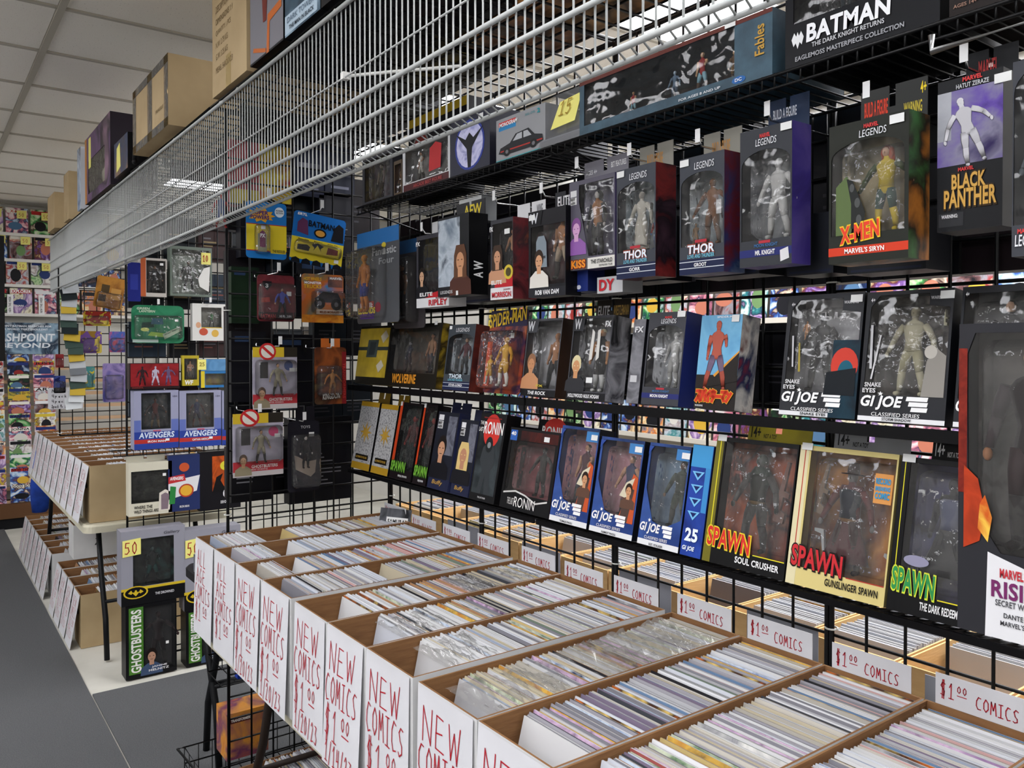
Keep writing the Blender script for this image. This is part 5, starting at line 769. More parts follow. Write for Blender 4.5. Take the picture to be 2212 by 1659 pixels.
pkg('boxed_figure', 'small yellow and black window pack with tan figure above the blue boxes', r2((394, 834), (430, 832), (392, 768)), .03, '#A8982A', '#4A4424', ART(['3A382C', '6A6450'], 8, 93), (.12, .2, .88, .9), figs=[(.5, .2, .62, (SKIN, '#2A2018', SKIN, SKIN, '#5A4A34', '#2A241E'), 2)], txt=[('WF', .15, .03, .5, .15, '#D6D6D2', .04, .15)], group=G2)
pkg('boxed_figure', 'blue and yellow toy vehicle box with window above the blue boxes', r2((434, 838), (492, 836), (432, 802)), .06, '#2E6AA0', '#1E4A78', ART(['5A2A24', 'B0A040', '8A8A84'], 10, 94), (.16, .15, .96, .85), rects=[(0, 0, .14, 1, '#C9B52E')], group=G2)
pkg('boxed_figure', 'blue aircraft print box on top of the toy vehicle box, with yellow price note', r2((434, 802), (490, 800), (432, 776)), .06, ART(['2A5A8A', '5A8AB4', '1E3E66'], 8, 95), '#1E3E66', rects=[(-.12, .1, .2, .98, STICKY)], txt=[('25', -.06, .4, .2, .34, '#8A7A3A', .02)], group=G2)
# floor stack in front of the second divider
def batbox(label, BL, BR, TL, Y, z=None):
    l, W, H, rz = place(BL, BR, TL, 'Y', Y)
    if z is not None: l.z = z
    t = pkg('boxed_figure', label, (l, W, H, rz), .10, '#8A8A94', '#6A6A74', ART(['34383A', '55605E', '20282A', '3E6A66'], 6, 96), (.18, .24, .82, .88), figs=[(.5, .25, .5, ('#5A6A6A', '#26302E', '#333A3A', '#3A4242', '#2A5A56', '#1C2A2A'), 2)], rects=[(0, 0, 1, .20, '#121214'), (0, .20, 1, .235, '#C2A82A')], ells=[(.22, .17, .19, .085, '#C8AC2A'), (.22, .17, .165, .07, '#101012')], polys=[([(.10, .17), (.15, .205), (.17, .175), (.20, .175), (.21, .205), (.22, .195), (.23, .205), (.24, .175), (.27, .175), (.29, .205), (.34, .17), (.29, .15), (.27, .165), (.22, .12), (.17, .165), (.15, .15)], M('#C8AC2A', .4))], txt=[('THE DROWNED', .52, .10, .3, .035, '#C9C9CC', .02), ('Gallery', .66, .90, .26, .05, '#4A4A52', .01, .15)], stick=[], group='stack of boxes on the floor by the second divider')
    o = [c_ for c_ in t.children if c_.name.startswith('printed_art')][0]
    mb = MB(); mb.prism([(W * .02, H * .66), (W * .30, H * .68), (W * .30, H * .90), (W * .02, H * .88)], -.004, -.003); mb.build('sticky_note', STICKY, t)
    mb = MB(); pen(mb, '50', W * .05, H * .70, W * .22, H * .15, -.0048, .0045); mb.build('lettering', INK, t)
    return t, l, W, H
def gbox(label, BL, BR, TL, Y):
    l, W, H, rz = place(BL, BR, TL, 'Y', Y, 0, .009)
    t = pkg('boxed_figure', label, (l, W, H, rz), .10, '#101012', '#0C0C0E', ART(['17171A', '2A2A2E', '201A1C'], 6, 97), (.36, .06, .97, .95), figs=[(.66, .1, .75, ('#3A2A2A', '#241A1A', '#33282A', '#3A2A2C', '#2A2224', '#1A1416'), 3)], rects=[(.06, .06, .34, .97, ART(['2E5A24', '4A7A2E', '1A3016'], 6, 98))], faces=[(.5, .02, .36, '#A8806A', '#1A1412', '#3A4A66')], txt=[('GHOSTBUSTERS', .10, .08, .20, .86, '#DCDCD8', .03, 0, None, 0, 90), ('JANINE', .5, .10, .3, .03, '#C9C9CC', .03), ('MELNITZ', .44, .06, .4, .03, '#C9C9CC', .03)], stick=[(.78, .4, .014, .014)], group='stack of boxes on the floor by the second divider')
    return t, l, W, H
g1, l1, W1, H1 = gbox('black floor box with green vertical lettering, bottom of the left stack', (272, 1459), (382, 1440), (268, 1312), 4.36)
g2, l2, W2, H2 = gbox('black floor box with green vertical lettering, partly hidden behind the comic boxes', (402, 1432), (500, 1410), (402, 1322), 4.36)
batbox('grey black window box with winged oval emblem, top of left stack', (262, 1303), (400, 1290), (256, 1146), 4.36, l1.z + H1 + .002)
batbox('grey and black window box with yellow fifty note, behind the comic boxes', (398, 1296), (520, 1286), (396, 1128), 4.36, l2.z + H2 + .002)

# ================================================================== FAR GRID: little hanging things
Y3 = 6.188
G3 = 'small goods on the far grid'
def r3(BL, BR, TL, Y=Y3): return place(BL, BR, TL, 'Y', Y)
pkg('carded_figure', 'large amber parchment style card with small photo squares, hung crooked under white wires', place((200, 655), (262, 668), (208, 592), 'Y', Y3 - .03), .003, ART(['8A5A22', 'A8742E', '6A3E1A'], 5, 100), card=True, roll=R(9), rects=[(.2, .5, .48, .74, '#4A3A22'), (.14, .2, .4, .42, '#3E2E1C'), (.55, .3, .9, .66, '#B08242')], bub=(.1, .02, .95, .5, .02), group=G3)
for i, (BL, BR, TL, cs, lb) in enumerate((((172, 764), (220, 762), (170, 715), ['8A6A2A', '6A4A8A', 'C9B24A'], 'yellow and violet candy style pack'), ((236, 762), (276, 760), (234, 716), ['B5502E', '3A5AA0', 'C94A3A'], 'red and blue round motif pack'), ((180, 705), (240, 703), (178, 672), ['B09A2E', '8A2A22', 'C9B03A'], 'yellow comic style header pack'), ((140, 740), (160, 738), (140, 660), ['6A3A3A', '9A8A8A', '4A2A30'], 'narrow maroon pack'), ((178, 842), (205, 840), (176, 792), ['B5A22E', '4A8A8A', 'C9B83A'], 'yellow toy car card'), ((222, 870), (272, 866), (220, 785), ['4A4A8A', '8A7AA8', '2A2A5A'], 'violet blue poster card'), ((116, 850), (142, 848), (114, 812), ['22306A', '3A4A8A', '1A2050'], 'small navy pack'), ((120, 795), (138, 793), (118, 765), ['6A1E22', '9A3A3A'], 'small dark red pack'), ((245, 655), (275, 653), (245, 610), ['3A3A44', '8A6A5A', '22222A'], 'dark pack by the amber card'))):
    pkg('carded_figure', lb + ' hanging on the far grid', r3(BL, BR, TL), .003, ART(cs, 12, 101 + i, hard=(i % 2 == 0)), card=True, bub=(.1, .08, .9, .7, .02), group=G3)
t = thing('clip_strip', 'long hanging strip of overlapping silver and yellow edged card packs on the far grid', 'clip strip', PY(158, 885, Y3 - .1), (0, 0, 0), G3)
for k in range(18):
    b = MB().box(-.045 + .004 * math.sin(k), -.02 - .004 * (k % 3), .045 * k, .05, -.012 - .004 * (k % 3), .045 * k + .075, 0, Matrix.Translation((.03 * math.sin(k * .35), 0, .045 * k)) @ Matrix.Rotation(R(-14), 4, 'X') @ Matrix.Rotation(R(rnd.uniform(-9, 9)), 4, 'Y') @ Matrix.Translation((0, 0, -.045 * k))); b.build('card_pack', M(rnd.choice(['#A9ADB0', '#3A4A44', '#B59A3A', '#6A6E72', '#C4C8CA', '#22282A']), .25), t)
pkg('hand_sign', 'white sheet with handwritten pack prices clipped to the far grid', r3((104, 884), (180, 882), (100, 838)), .001, PAPER, card=True, cat='sign', group=None)
t = [q for q in bpy.data.objects if q.get('label', '').startswith('white sheet with handwritten')][0]
mb = MB(); pl = r3((104, 884), (180, 882), (100, 838))
for k, s in enumerate(('M', '4pack', '4pack', '2pack 4c $1')): pen(mb, s, pl[1] * .1, pl[2] * (.78 - .24 * k), pl[1] * (.12 if k == 0 else .45), pl[2] * .14, -.001, .003)
mb.build('lettering', M('#2A2A2E', .6), t)
for (x, y, lb) in ((340, 660, 'green shield card'), (452, 656, 'white cartoon pack')):
    p = PY(x, y, 4.39); hook('peg hook carrying the %s on the second divider' % lb, p, 'Y', 4.512 - 4.39)
# small red and blue toy perched behind the wires
t = thing('toy_figure', 'small red and blue toy figure clinging behind the white wires by the corner', 'toy figure', PY(478, 492, YC - .03), (0, 0, 0))
figure(t, 0, 0, 0, .11, ('#8A2A26', '#8A2A26', '#2E3E6A', '#8A2A26', '#2E3E6A', '#8A2A26'), 1, 'body')
# ================================================================== COMIC TABLES AND LONG BOXES
def table(label, x0, x1, y0, y1, z, top, legc, inset=.12):
    t = thing('folding_table', label, 'table', (0, 0, 0)); W, D = x1 - x0, y1 - y0
    pts = rounded(x0, y0, x1, y1, .05, 5)
    mb = MB(); n = len(pts)
    lay = ((.0, z - .042), (.0, z - .01), (.008, z)); vs = []
    for ins, zz in lay:
        for x, y in pts: vs.append((x + (ins if x < (x0 + x1) / 2 else -ins), y + (ins if y < (y0 + y1) / 2 else -ins), zz))
    mb.add(vs, [(l * n + k, l * n + (k + 1) % n, (l + 1) * n + (k + 1) % n, (l + 1) * n + k) for l in range(2) for k in range(n)] + [tuple(range(2 * n, 3 * n)), tuple(range(n - 1, -1, -1))])
    mb.build('table_top', top, t)
    for x in (x0 + inset, x1 - inset):
        for s, y in ((1, y0 + .13), (-1, y1 - .13)):
            MB().tube([(x, y + s * .22, z - .05), (x, y + s * .12, .42), (x, y + s * .01, .22), (x, y - s * .02, .010)], .014, 8).build('leg', legc, t, True)
    for y in (y0 + .18, y1 - .18): MB().tube([(x0 + inset, y, .30), (x1 - inset, y, .30)], .010, 8).build('crossbar', legc, t, True)
    return t
TOPM = noisy('table_laminate', 'B9B49E', 'C6C1AC', 4, .5)
table('cream folding table carrying the front row of comic boxes', .755, 1.455, .22, 2.745, .745, TOPM, M('#2A221E', .5))
table('cream folding table with rounded corner carrying the far comic boxes', .70, 1.45, 4.60, 7.1, .75, TOPM, M('#17181A', .4))
table('folding table behind the grid with brown comic boxes', 1.56, 2.30, .05, 3.05, .72, TOPM, M('#2A221E', .5))
table('second folding table behind the grid, farther back', 2.36, 3.08, .05, 3.05, .72, TOPM, M('#2A221E', .5))
BH, BL_ = .295, .665
def long_box(label, xf, yfar, W, z, outer=WBOARD, inner=KRAFT, H=BH, L=BL_, sign=None, card=None, group=None, hole=False, cstr=None):
    t = thing('comic_box', label, 'comic box', (xf, yfar, z), (0, 0, R(-90)), group); k = .004
    MB().box(k, k, 0, W - k, L - k, .004).build('bottom', inner, t)
    def wall(nm, a, mi): MB().box(*a, mi).build(nm, [outer, inner], t)
    wall('side_wall', (0, 0, 0, k, L, H), [0, 1, 0, 1, 0, 0]); wall('side_wall', (W - k, 0, 0, W, L, H), [0, 1, 0, 0, 0, 1])
    wall('front_wall', (k, 0, 0, W - k, k, H), [0, 1, 0, 0, 1, 0]); wall('back_wall', (k, L - k, 0, W - k, L, H), [0, 1, 1, 0, 0, 0])
    if hole:
        MB().prism([(L * 0 + W / 2 + .035 * math.cos(R(a)), H * .62 + .016 * math.sin(R(a))) for a in range(0, 360, 24)], -.0015, -.0008).build('hand_hole', M('#2A1C12', .9), t)
    if sign:
        sw, sh, tilt = W * .94, BH * 1.0, R(rnd.uniform(1.0, 3.0)) if not hole else R(10)
        sg = MB().add([(0, 0, 0), (sw, 0, 0), (sw, .001, 0), (0, .001, 0)] * 0 or [(0, -math.sin(tilt) * sh, -math.cos(tilt) * sh), (sw, -math.sin(tilt) * sh, -math.cos(tilt) * sh), (sw, -.0008, 0), (0, -.0008, 0)], [(0, 1, 2, 3)]).build('paper_sign', PAPER, t)
        sg.location = (W * .02, -.002, H - .002); sg['label'] = 'white paper sign with red handwriting'
        mb = MB(); s0, s1, hs = sign
        rows = []
        if s0: rows.append((s0, .08, .72 if len(s0) <= 3 else .76, sw * (.78 if len(s0) <= 3 else .9), .20))
        y = -sh * .07
        for txt_, hfrac, wfrac, xo in hs:
            pen(mb, txt_, sw * xo, y - sh * hfrac, sw * wfrac, sh * hfrac * .84, 0, .0027 if s1 else .0022, slope=rnd.uniform(-.02, .02))
            if txt_ == '$1':
                pen(mb, '00', sw * (xo + wfrac + .06), y - sh * hfrac * .52, sw * .26, sh * hfrac * .34, 0, .0024); pen(mb, '_', sw * (xo + wfrac + .08), y - sh * hfrac * .64, sw * .26, .01, 0, .0026)
            y -= sh * hfrac
        mb.v = [(x, zz * math.sin(tilt) - .0016, zz * math.cos(tilt)) for x, _, zz in mb.v]
        mb.build('lettering', INK, sg)
    if card:
        cw, ch, up_ = W * .80, .12, card
        c = MB().prism([(0, 0), (cw, 0), (cw, ch), (0, ch)], 0, .0012).build('price_card', PAPER, t)
        c.location = (W * .08, L + .0015, H - ch + up_); c['label'] = 'white price card with red handwriting'
        mb = MB(); zz = ch - .042
        pen(mb, '$1', .008, zz + .004, cw * .17, .026, -.0006, .0017, slope=0); pen(mb, '00', .008 + cw * .18, zz + .018, cw * .12, .011, -.0006, .0014); pen(mb, '_', .008 + cw * .18, zz + .013, cw * .14, .01, -.0006, .0014)
        pen(mb, cstr or 'COMICS', .008 + cw * .38, zz + .002, cw * .44, .020, -.0006, .0017, slope=-.03); mb.build('lettering', INK, c)
    return t
NEWS = lambda d: (None, 1, [('NEW', .24, .72, .10), ('COMICS', .22, .90, .03), ('$1', .27, .40, .05)] + ([(d, .17, .78, .08)] if d else []))
AGES = (None, 1, [('ALL', .19, .52, .14), ('AGE', .18, .52, .12), ('COMICS', .18, .86, .06), ('$1', .22, .36, .1)])
DATES = ['1/20/23', '1/20/23', '1/20/23', '1/14/23', '1/14/23', '1/7/23', '1/7/23', '', '', '']
EDGES = [(2.712, .2), (2.508, .2), (2.302, .2), (2.098, .2), (1.872, .187), (1.682, .187), (1.492, .187), (1.284, .19), (1.090, .19), (.896, .19), (.702, .19), (.508, .19)]
ZT = .746; XF = .735
GFB = 'white comic boxes on the front table'
BOXN = ['farthest', 'second farthest', 'third', 'fourth', 'fifth', 'sixth', 'seventh', 'eighth', 'ninth', 'tenth', 'eleventh', 'nearest']
fboxes = []
for i, (y, W) in enumerate(EDGES):
    sg = AGES if i < 2 else NEWS(DATES[i - 2])
    fboxes.append(long_box('white comic box with %s sign, %s front row box from the corner' % ('all age' if i < 2 else 'new comics', BOXN[i]) , XF, y, W, ZT, sign=sg, card=(.040, .03, .033, .038, .042, .038, .042, .047, .050, .047, .052, .052)[i], cstr='ALLAGE' if i < 2 else None, group=GFB))
# bag-and-board comics: shared meshes, individuals in the three boxes that show largest, the rest one object
ECOL = {m.name: n for m, n in zip(PAPEREDGE + DARKEDGE, ('white', 'pale grey', 'light grey', 'cream', 'beige', 'lilac grey', 'cool white', 'mid grey', 'tan', 'bright white', 'black', 'red', 'rose', 'blue', 'slate blue', 'purple', 'rust', 'mustard', 'green', 'charcoal'))}
CW, CHT = .172, .288
LIGHT = PAPEREDGE; MIX = PAPEREDGE + DARKEDGE
def edgeset(style):
    r = rnd.random()
    if style == 'white': return PAPEREDGE[rnd.choice((0, 9, 6, 0, 1))]
    if style == 'blueish': return PAPEREDGE[6] if r < .6 else DARKEDGE[4] if r < .75 else PAPEREDGE[0]
    if style == 'pink': return PAPEREDGE[rnd.choice((0, 6, 1))] if r < .5 else DARKEDGE[rnd.choice((2, 4, 5, 3))]
    if style == 'mix': return PAPEREDGE[rnd.randrange(10)] if r < .78 else DARKEDGE[rnd.randrange(10)]
    if style == 'grey': return PAPEREDGE[rnd.choice((1, 2, 5, 6, 3, 7, 0))] if r < .86 else DARKEDGE[rnd.randrange(10)]
    if style == 'tan': return PAPEREDGE[rnd.choice((3, 4, 8, 8, 1))] if r < .9 else DARKEDGE[rnd.choice((6, 0, 7))]
STUFF = MB(); STM = []
def sti(m):
    if m not in STM: STM.append(m)
    return STM.index(m)
_cm = {}
def comic_mesh(th, me_, mc):
    k = (th, me_.name, mc.name)
    if k not in _cm: _cm[k] = MB().box(0, 0, 0, CW, th, CHT, [0, 0, 1, 0, 1, 0]).mesh('comic_book', [me_, mc])
    return _cm[k]
COVER = [ART(c, 16, 200 + i) for i, c in enumerate((['8A2A2A', 'C9A24A', '2A2A3A'], ['2A4A8A', 'B9C4D2', '1A2440'], ['D2D0CC', '8A8A8E', '3A3A3E'], ['B5622A', '3A2A22', 'D2B46A'], ['4A6A4A', 'C2C8B0', '20301F'], ['6A4A7A', 'C4A8C2', '2A1E3A']))]
def fill(x0, x1, yfar, W, z, style, pitch=.0048, lean0=16, individual=None, jz=.006, h=CHT, back=False):
    x = x0; n = 0
    while x < x1:
        th = rnd.choice((.0028, .0034, .0040, .0046)) * pitch / .0062; ln = R(lean0 + rnd.uniform(-.6, .6)); zz = z + .005 + rnd.uniform(0, jz); dy = (W - CW) / 2 + rnd.uniform(-.003, .003)
        me_ = edgeset(style); r_ = rnd.random(); mc = me_ if r_ < .6 else rnd.choice(COVER) if r_ < .72 else edgeset('mix')
        if individual:
            o = link('comic_book', comic_mesh(th, me_, mc)); o.location = (x, yfar - dy, zz); o.rotation_euler = (-ln, 0, R(-90))
            tag(o, individual[0] % ECOL[me_.name], 'comic book', individual[1])
        else:
            T = Matrix.Translation((x, yfar - dy, zz)) @ Matrix.Rotation(R(-90), 4, 'Z') @ Matrix.Rotation(-ln, 4, 'X')
            STUFF.box(0, 0, 0, CW, th, h, [sti(me_), sti(me_), sti(mc), sti(me_), sti(mc), sti(me_)], T)
        x += pitch / math.cos(ln) * rnd.uniform(.92, 1.1); n += 1
    return n
XA0, XA1 = XF + .008, XF + BL_ - .082
styles = ['white', 'blueish', 'pink', 'mix', 'mix', 'mix', 'grey', 'tan', 'grey', 'mix', 'grey', 'mix']
for i, (y, W) in enumerate(EDGES):
    ind = None
    if i in (8, 9): ind = ('%%s edged bagged comic book filed upright in the %s box from the corner' % BOXN[i], 'bagged comics in the %s front box' % BOXN[i])
    if i == 0: fill(XA0, XA0 + .12, y, W, ZT, 'white', lean0=7); fill(XA0 + .2, XA1, y, W, ZT, 'white', lean0=14)
    elif i == 1: fill(XA0, XA0 + .09, y, W, ZT, 'white', lean0=7); fill(XA0 + .16, XA1, y, W, ZT, 'blueish', .0052, lean0=11)
    elif i == 2: fill(XA0, XA0 + .04, y, W, ZT, 'white', lean0=9); fill(XA0 + .09, XA1 - .1, y, W, ZT, 'pink', lean0=13); fill(XA1 - .1, XA1, y, W, ZT, 'white', lean0=13)
    elif i == 3: fill(XA0, XA0 + .22, y, W, ZT, 'grey', lean0=8); fill(XA0 + .26, XA1, y, W, ZT, 'mix', lean0=14)
    elif i in (4, 5, 6): fill(XA0 + .05, XA0 + .2, y, W, ZT, 'white', lean0=12); fill(XA0 + .2, XA1, y, W, ZT, styles[i], lean0=14)
    else: fill(XA0, XA1, y, W, ZT, styles[i], .0052 if ind else .0048, lean0=15, individual=ind)
# crinkled clear sleeves
def crinkle(label, x0, x1, y0, y1, z, amp, nx=60, ny=16):
    """folded sleeve tops: ridges along the comics, broken up by soft random lifts"""
    mb = MB(); vs = []; fs = []; ph = [rnd.uniform(0, 6.28) for _ in range(6)]
    for i in range(nx + 1):
        for j in range(ny + 1):
            u, v = i / nx, j / ny
            r = .5 + .5 * math.sin(u * 95 + ph[0] + 2.2 * math.sin(v * 5 + ph[1] + u * 9)); s = .5 + .5 * math.sin(v * 13 + ph[2] + u * 23); q = .5 + .5 * math.sin(u * 17 + ph[3]) * math.sin(v * 7 + ph[4])
            e = min(1, 6 * min(u, 1 - u, v, 1 - v) + .15)
            vs.append((x0 + (x1 - x0) * u + rnd.uniform(-.001, .001), y0 + (y1 - y0) * v, z + amp * e * (.45 * r * s + .45 * q + .18 * rnd.random())))
    for i in range(nx):
        for j in range(ny): a = i * (ny + 1) + j; fs += [(a, a + 1, a + ny + 2), (a, a + ny + 2, a + ny + 1)]
    mb.add(vs, fs); o = mb.build('plastic_sleeves', CRINK, None, True)
    return tag(o, label, 'plastic sleeve', None, 'stuff')
crinkle('crumpled clear plastic sleeves heaped over tan comics in the eighth front box', 1.03, 1.37, 1.10, 1.275, ZT + BH - .014, .036)
crinkle('shiny clear sleeves sticking up from comics at the front of the eighth box', .78, 1.02, 1.11, 1.265, ZT + BH - .018, .022)
crinkle('shiny clear sleeves over the first comics in the seventh front box', .83, .96, 1.32, 1.475, ZT + BH - .016, .022)
crinkle('shiny clear sleeves over the first comics in the sixth front box', .84, .98, 1.515, 1.665, ZT + BH - .016, .02)
crinkle('loose clear sleeve lying across comics in the fifth front box', 1.12, 1.22, 1.70, 1.85, ZT + BH - .012, .016)
crinkle('clear sleeves over the last comics in the fifth front box', 1.28, 1.38, 1.70, 1.85, ZT + BH - .014, .014)
# title card between comics of the farthest box
t = thing('divider_card', 'black and white boxed title card standing among comics of the farthest box', 'sign', (1.33, 2.62, ZT + .22), (R(-14), 0, R(-62)))
MB().prism([(0, 0), (.13, 0), (.13, .115), (0, .115)], 0, .002).build('card', ART(['1A1C20', '5A5C62', '2A2C30'], 14, 300), t)
MB().rect(.03, .03, .12, .085, -.0008).build('title_panel', WHITEP, t)
mb = MB(); text_into(mb, 'SAMURAI', .036, .062, .076, .016, -.0014, 0, .03); text_into(mb, 'JACK', .036, .036, .076, .022, -.0014, 0, .04); mb.build('lettering', BLACKP, t)
# lying glossy packs in front of the side panel foot (on the far side)
for i, (x, y, w_, d_, c, lb) in enumerate(((.92, 3.16, .24, .2, ['1E1E22', '6A6E74', '2E3A4A'], 'glossy blue grey wrapped bundle'), (1.18, 3.18, .2, .2, ['17171A', '5A5C60', '26262A'], 'glossy black wrapped bundle'), (1.42, 3.2, .15, .22, ['2A2422', 'A88A70', '3A3430'], 'glossy wrapped bundle with pale print'))):
    t = thing('wrapped_bundle', lb + ' lying behind the side grid', 'bundle', (x, y, 0), (0, 0, R(rnd.uniform(-8, 8))), 'wrapped bundles behind the side grid')
    MB().box(0, 0, .76, w_, d_, .83).build('magazines', ART(c, 9, 310 + i), t)
    mb = MB(); n = 10; vs = []; fs = []
    for a in range(n + 1):
        for b in range(n + 1): vs.append((w_ * a / n, d_ * b / n, .832 + rnd.random() * .012))
    for a in range(n):
        for b in range(n): q = a * (n + 1) + b; fs.append((q, q + n + 1, q + n + 2, q + 1))
    mb.add(vs, fs).build('wrapping', CRINK, t)
table('folding table behind the side grid with wrapped bundles', .90, 1.56, 3.13, 3.52, .758, M('#1C1C1E', .5), M('#17181A', .4), .06)

# far boxes on the far table and on the floor beneath
FSIGN = (None, 0, [('NEW', .2, .6, .15), ('COMICS', .2, .8, .08), ('$1', .22, .40, .15), ('1/7/23', .15, .7, .1)])
GFT, GFF = 'comic boxes on the far table', 'comic boxes on the floor under the far table'
for k in range(10):
    y = 4.86 + .225 * k
    long_box('comic box with leaning handwritten sign on the far table, %s from the near end' % ORD[k], .735, y, .205, .752, outer=CARTON if k == 0 else WBOARD, sign=FSIGN, group=GFT, hole=True)
    fill(.76, 1.32, y, .205, .752, 'white', .012, 17)
for k in range(12):
    y = 5.20 + .225 * k
    if k in (4,): continue
    long_box('comic box with leaning handwritten sign on the tile floor, %s from the near end' % ORD[k], .74, y, .205, .002, outer=CARTON if k == 0 else WBOARD, sign=FSIGN, group=GFF, hole=True)
    fill(.76, 1.33, y, .205, .002, 'grey' if k % 2 else 'white', .012, 17)
b = long_box('white comic box turned upside down on the floor boxes, showing kraft flap', .83, 6.06, .2, .30, H=.22, L=.5, group=GFF)
mb = MB(); pen(mb, '2', 0, 0, .05, .05, 0, .005); o = mb.build('lettering', M('#1C1C1E', .6), b); o.location = (.203, .12, .08); o.rotation_euler = (0, 0, R(90))
# box of comics and goods under the front table
long_box('brown comic box on the carpet under the front table', .80, 2.66, .22, .009, outer=KRAFT, inner=KRAFT, H=.27, L=.55)
fill(.83, 1.26, 2.66, .22, .009, 'grey', .0075, 20)
long_box('second brown comic box on the carpet under the front table', .80, 2.42, .22, .009, outer=KRAFT, inner=KRAFT, H=.27, L=.55)
fill(.83, 1.26, 2.42, .22, .009, 'grey', .0075, 20)
pkg('boxed_figure', 'orange toy box with purple shapes in a low wire basket beyond the side grid', place((490, 1645), (580, 1620), (486, 1545), 'Y', 2.93), .12, ART(['A8501E', 'C98A3A', '6A3A5A', 'B8622A'], 7, 320), ART(['C96A22', 'D8B23A', '5A8AA0'], 9, 321), rects=[(.08, .78, .6, .9, '#4A1E1E')], txt=[('TRANSFORMERS', .1, .81, .48, .06, '#E0DCD6', .03)], cat='toy box')
t = thing('wire_basket', 'black wire basket hung low on the far side of the side grid', 'basket', (.80, YC + .01, 0))
m = MB()
for z in (.06, .12, .18):
    m.tube([(0, 0, z), (0, .32, z), (.56, .32, z), (.56, 0, z), (0, 0, z)], .003, 6)
for k in range(12): m.tube([(.05 * k, .0, .06), (.05 * k, .32, .06), (.05 * k, .32, .18)], .002, 5)
for k in range(6): m.tube([(0, .064 * k, .18), (0, .064 * k, .06), (.56, .064 * k, .06)], .002, 5)
m.build('wires', BLACKM, t, True); MB().tube([(-.02, .0, .20), (-.03, .30, .19), (.0, .32, .18)], .004, 6).build('rim_loop', BLACKM, t, True)
t = thing('wire_basket', 'small black wire basket higher on the far side of the side grid', 'basket', (.84, YC + .01, 0))
m = MB()
for z in (.50, .56): m.tube([(0, 0, z), (0, .16, z), (.3, .16, z), (.3, 0, z), (0, 0, z)], .003, 6)
for k in range(7): m.tube([(.05 * k, 0, .5), (.05 * k, .16, .5), (.05 * k, .16, .56)], .002, 5)
m.build('wires', BLACKM, t, True)
pkg('boxed_figure', 'narrow royal blue box standing in the small wire basket', (Vector((.90, YC + .03, .505)), .05, .16, 0), .03, '#1E3AA0', '#16287A', cat='toy box')

# ================================================================== BEHIND THE GRID: brown boxes, price cards, racks of comics
GBB = 'brown comic boxes behind the grid'
for k in range(13):
    y = 2.98 - .212 * k
    long_box('brown comic box behind the grid, %s from the far corner' % ORD[k], 1.60, y, .206, .721, outer=KRAFTL, inner=KRAFTL, H=.29, group=GBB)
    hgt = .0 if k % 3 else .0
    fill(1.61 + (.10 if k % 3 == 1 else 0), 1.61 + (.40, .57, .5, .57)[k % 4], y, .206, .721, 'white', .009, 13)
for k in range(13):
    y = 2.98 - .212 * k
    long_box('brown comic box on the second table behind the grid, %s from the far corner' % ORD[k], 2.39, y, .206, .721, outer=KRAFTL, inner=KRAFTL, H=.29, group=GBB)
    fill(2.40, 2.97, y, .206, .721, 'white', .010, 13)
STUFF_OBJ = STUFF.build('comic_books', STM); tag(STUFF_OBJ, 'rows of bagged comic books filed upright in all the other boxes', 'comic book', None, 'stuff')
for i, (xa, xb, yt, yb) in enumerate(((975, 1042, 1120, 1160), (1136, 1218, 1168, 1240), (1346, 1458, 1226, 1320), (1622, 1776, 1310, 1420), (2006, 2200, 1452, 1560))):
    a = PX(xa, yb, 1.545); w_ = abs(a.y - PX(xb, yb, 1.545).y); h_ = PX(xa, yt, 1.545).z - 1.0
    t = thing('price_card', 'plain back of a grey white price card behind the grid, %s from the corner' % ORD[i], 'sign', (1.53, a.y, .80), (0, 0, R(-90)), 'price cards seen from behind')
    MB().prism([(0, 0), (w_, -.0), (w_, h_ + .2), (0, h_ + .2)], 0, .0015).build('card', M('#8E8F96', .7), t)
# display racks with face-out comics
PAL = [('red', ['9A2A2A', 'D8C8B0', '3A1A1E']), ('orange', ['C9702A', 'E0C89A', '5A2A1A']), ('yellow', ['C9B23A', '6A4A2A', 'E0DCC0']), ('green', ['3E8A4A', 'B9D0A0', '1E3A24']), ('blue', ['2E5AA0', 'B0C6DC', '1A2A50']), ('violet', ['6A4A8A', 'C9B0D0', '2A1E40']), ('white', ['D2D2D4', '9A8A8A', 'B9C2CA']), ('black', ['1A1A1E', '6A4A4A', '8A8A90']), ('pink', ['C97A8A', 'E0D0D0', '6A3A5A']), ('teal', ['2E7A7E', 'C0D8D0', '173A40'])]
_cv = {}
def cover(ci, v):
    k = (ci, v)
    if k not in _cv: _cv[k] = ART(PAL[ci][1] + PAL[(ci + 3 + v) % 10][1][:2] + ['D8D6D2'], 9 + 4 * v, 400 + ci * 7 + v)
    return _cv[k]
def face_comic(label, loc, rz, w, h, ci, v, lean=R(8), group=None, txt=()):
    t = thing('comic_book', label, 'comic book', loc, (-lean, 0, rz), group)
    MB().box(0, 0, 0, w, .003, h).build('cover', cover(ci, v), t)
    mm = MB(); mm.ellp(w * rnd.uniform(.35, .65), h * rnd.uniform(.3, .5), w * rnd.uniform(.2, .36), h * rnd.uniform(.14, .26), -.0005); mm.build('cover_motif', M(rnd.choice(['#C9A23A', '#8A2A26', '#2A3A6A', '#D0CCC4', '#1A1A1E', '#6A8A5A', '#B5705A', '#4A6A8A']), .4), t)
    if txt is not None: MB().rect(.008, h * .80, w - .008, h * .94, -.0006).build('title_block', M(rnd.choice(['#E0DCD2', '#C9B23A', '#A82A2A', '#22306A', '#16161A', '#D8D8DA']), .4), t)
    for q in (txt or ()):
        mb = MB(); text_into(mb, q[0], q[1] * w, q[2] * h, q[3] * w, q[4] * h, -.0012, 0, .03, .05); mb.build('lettering', mt(q[5]), t)
    return t
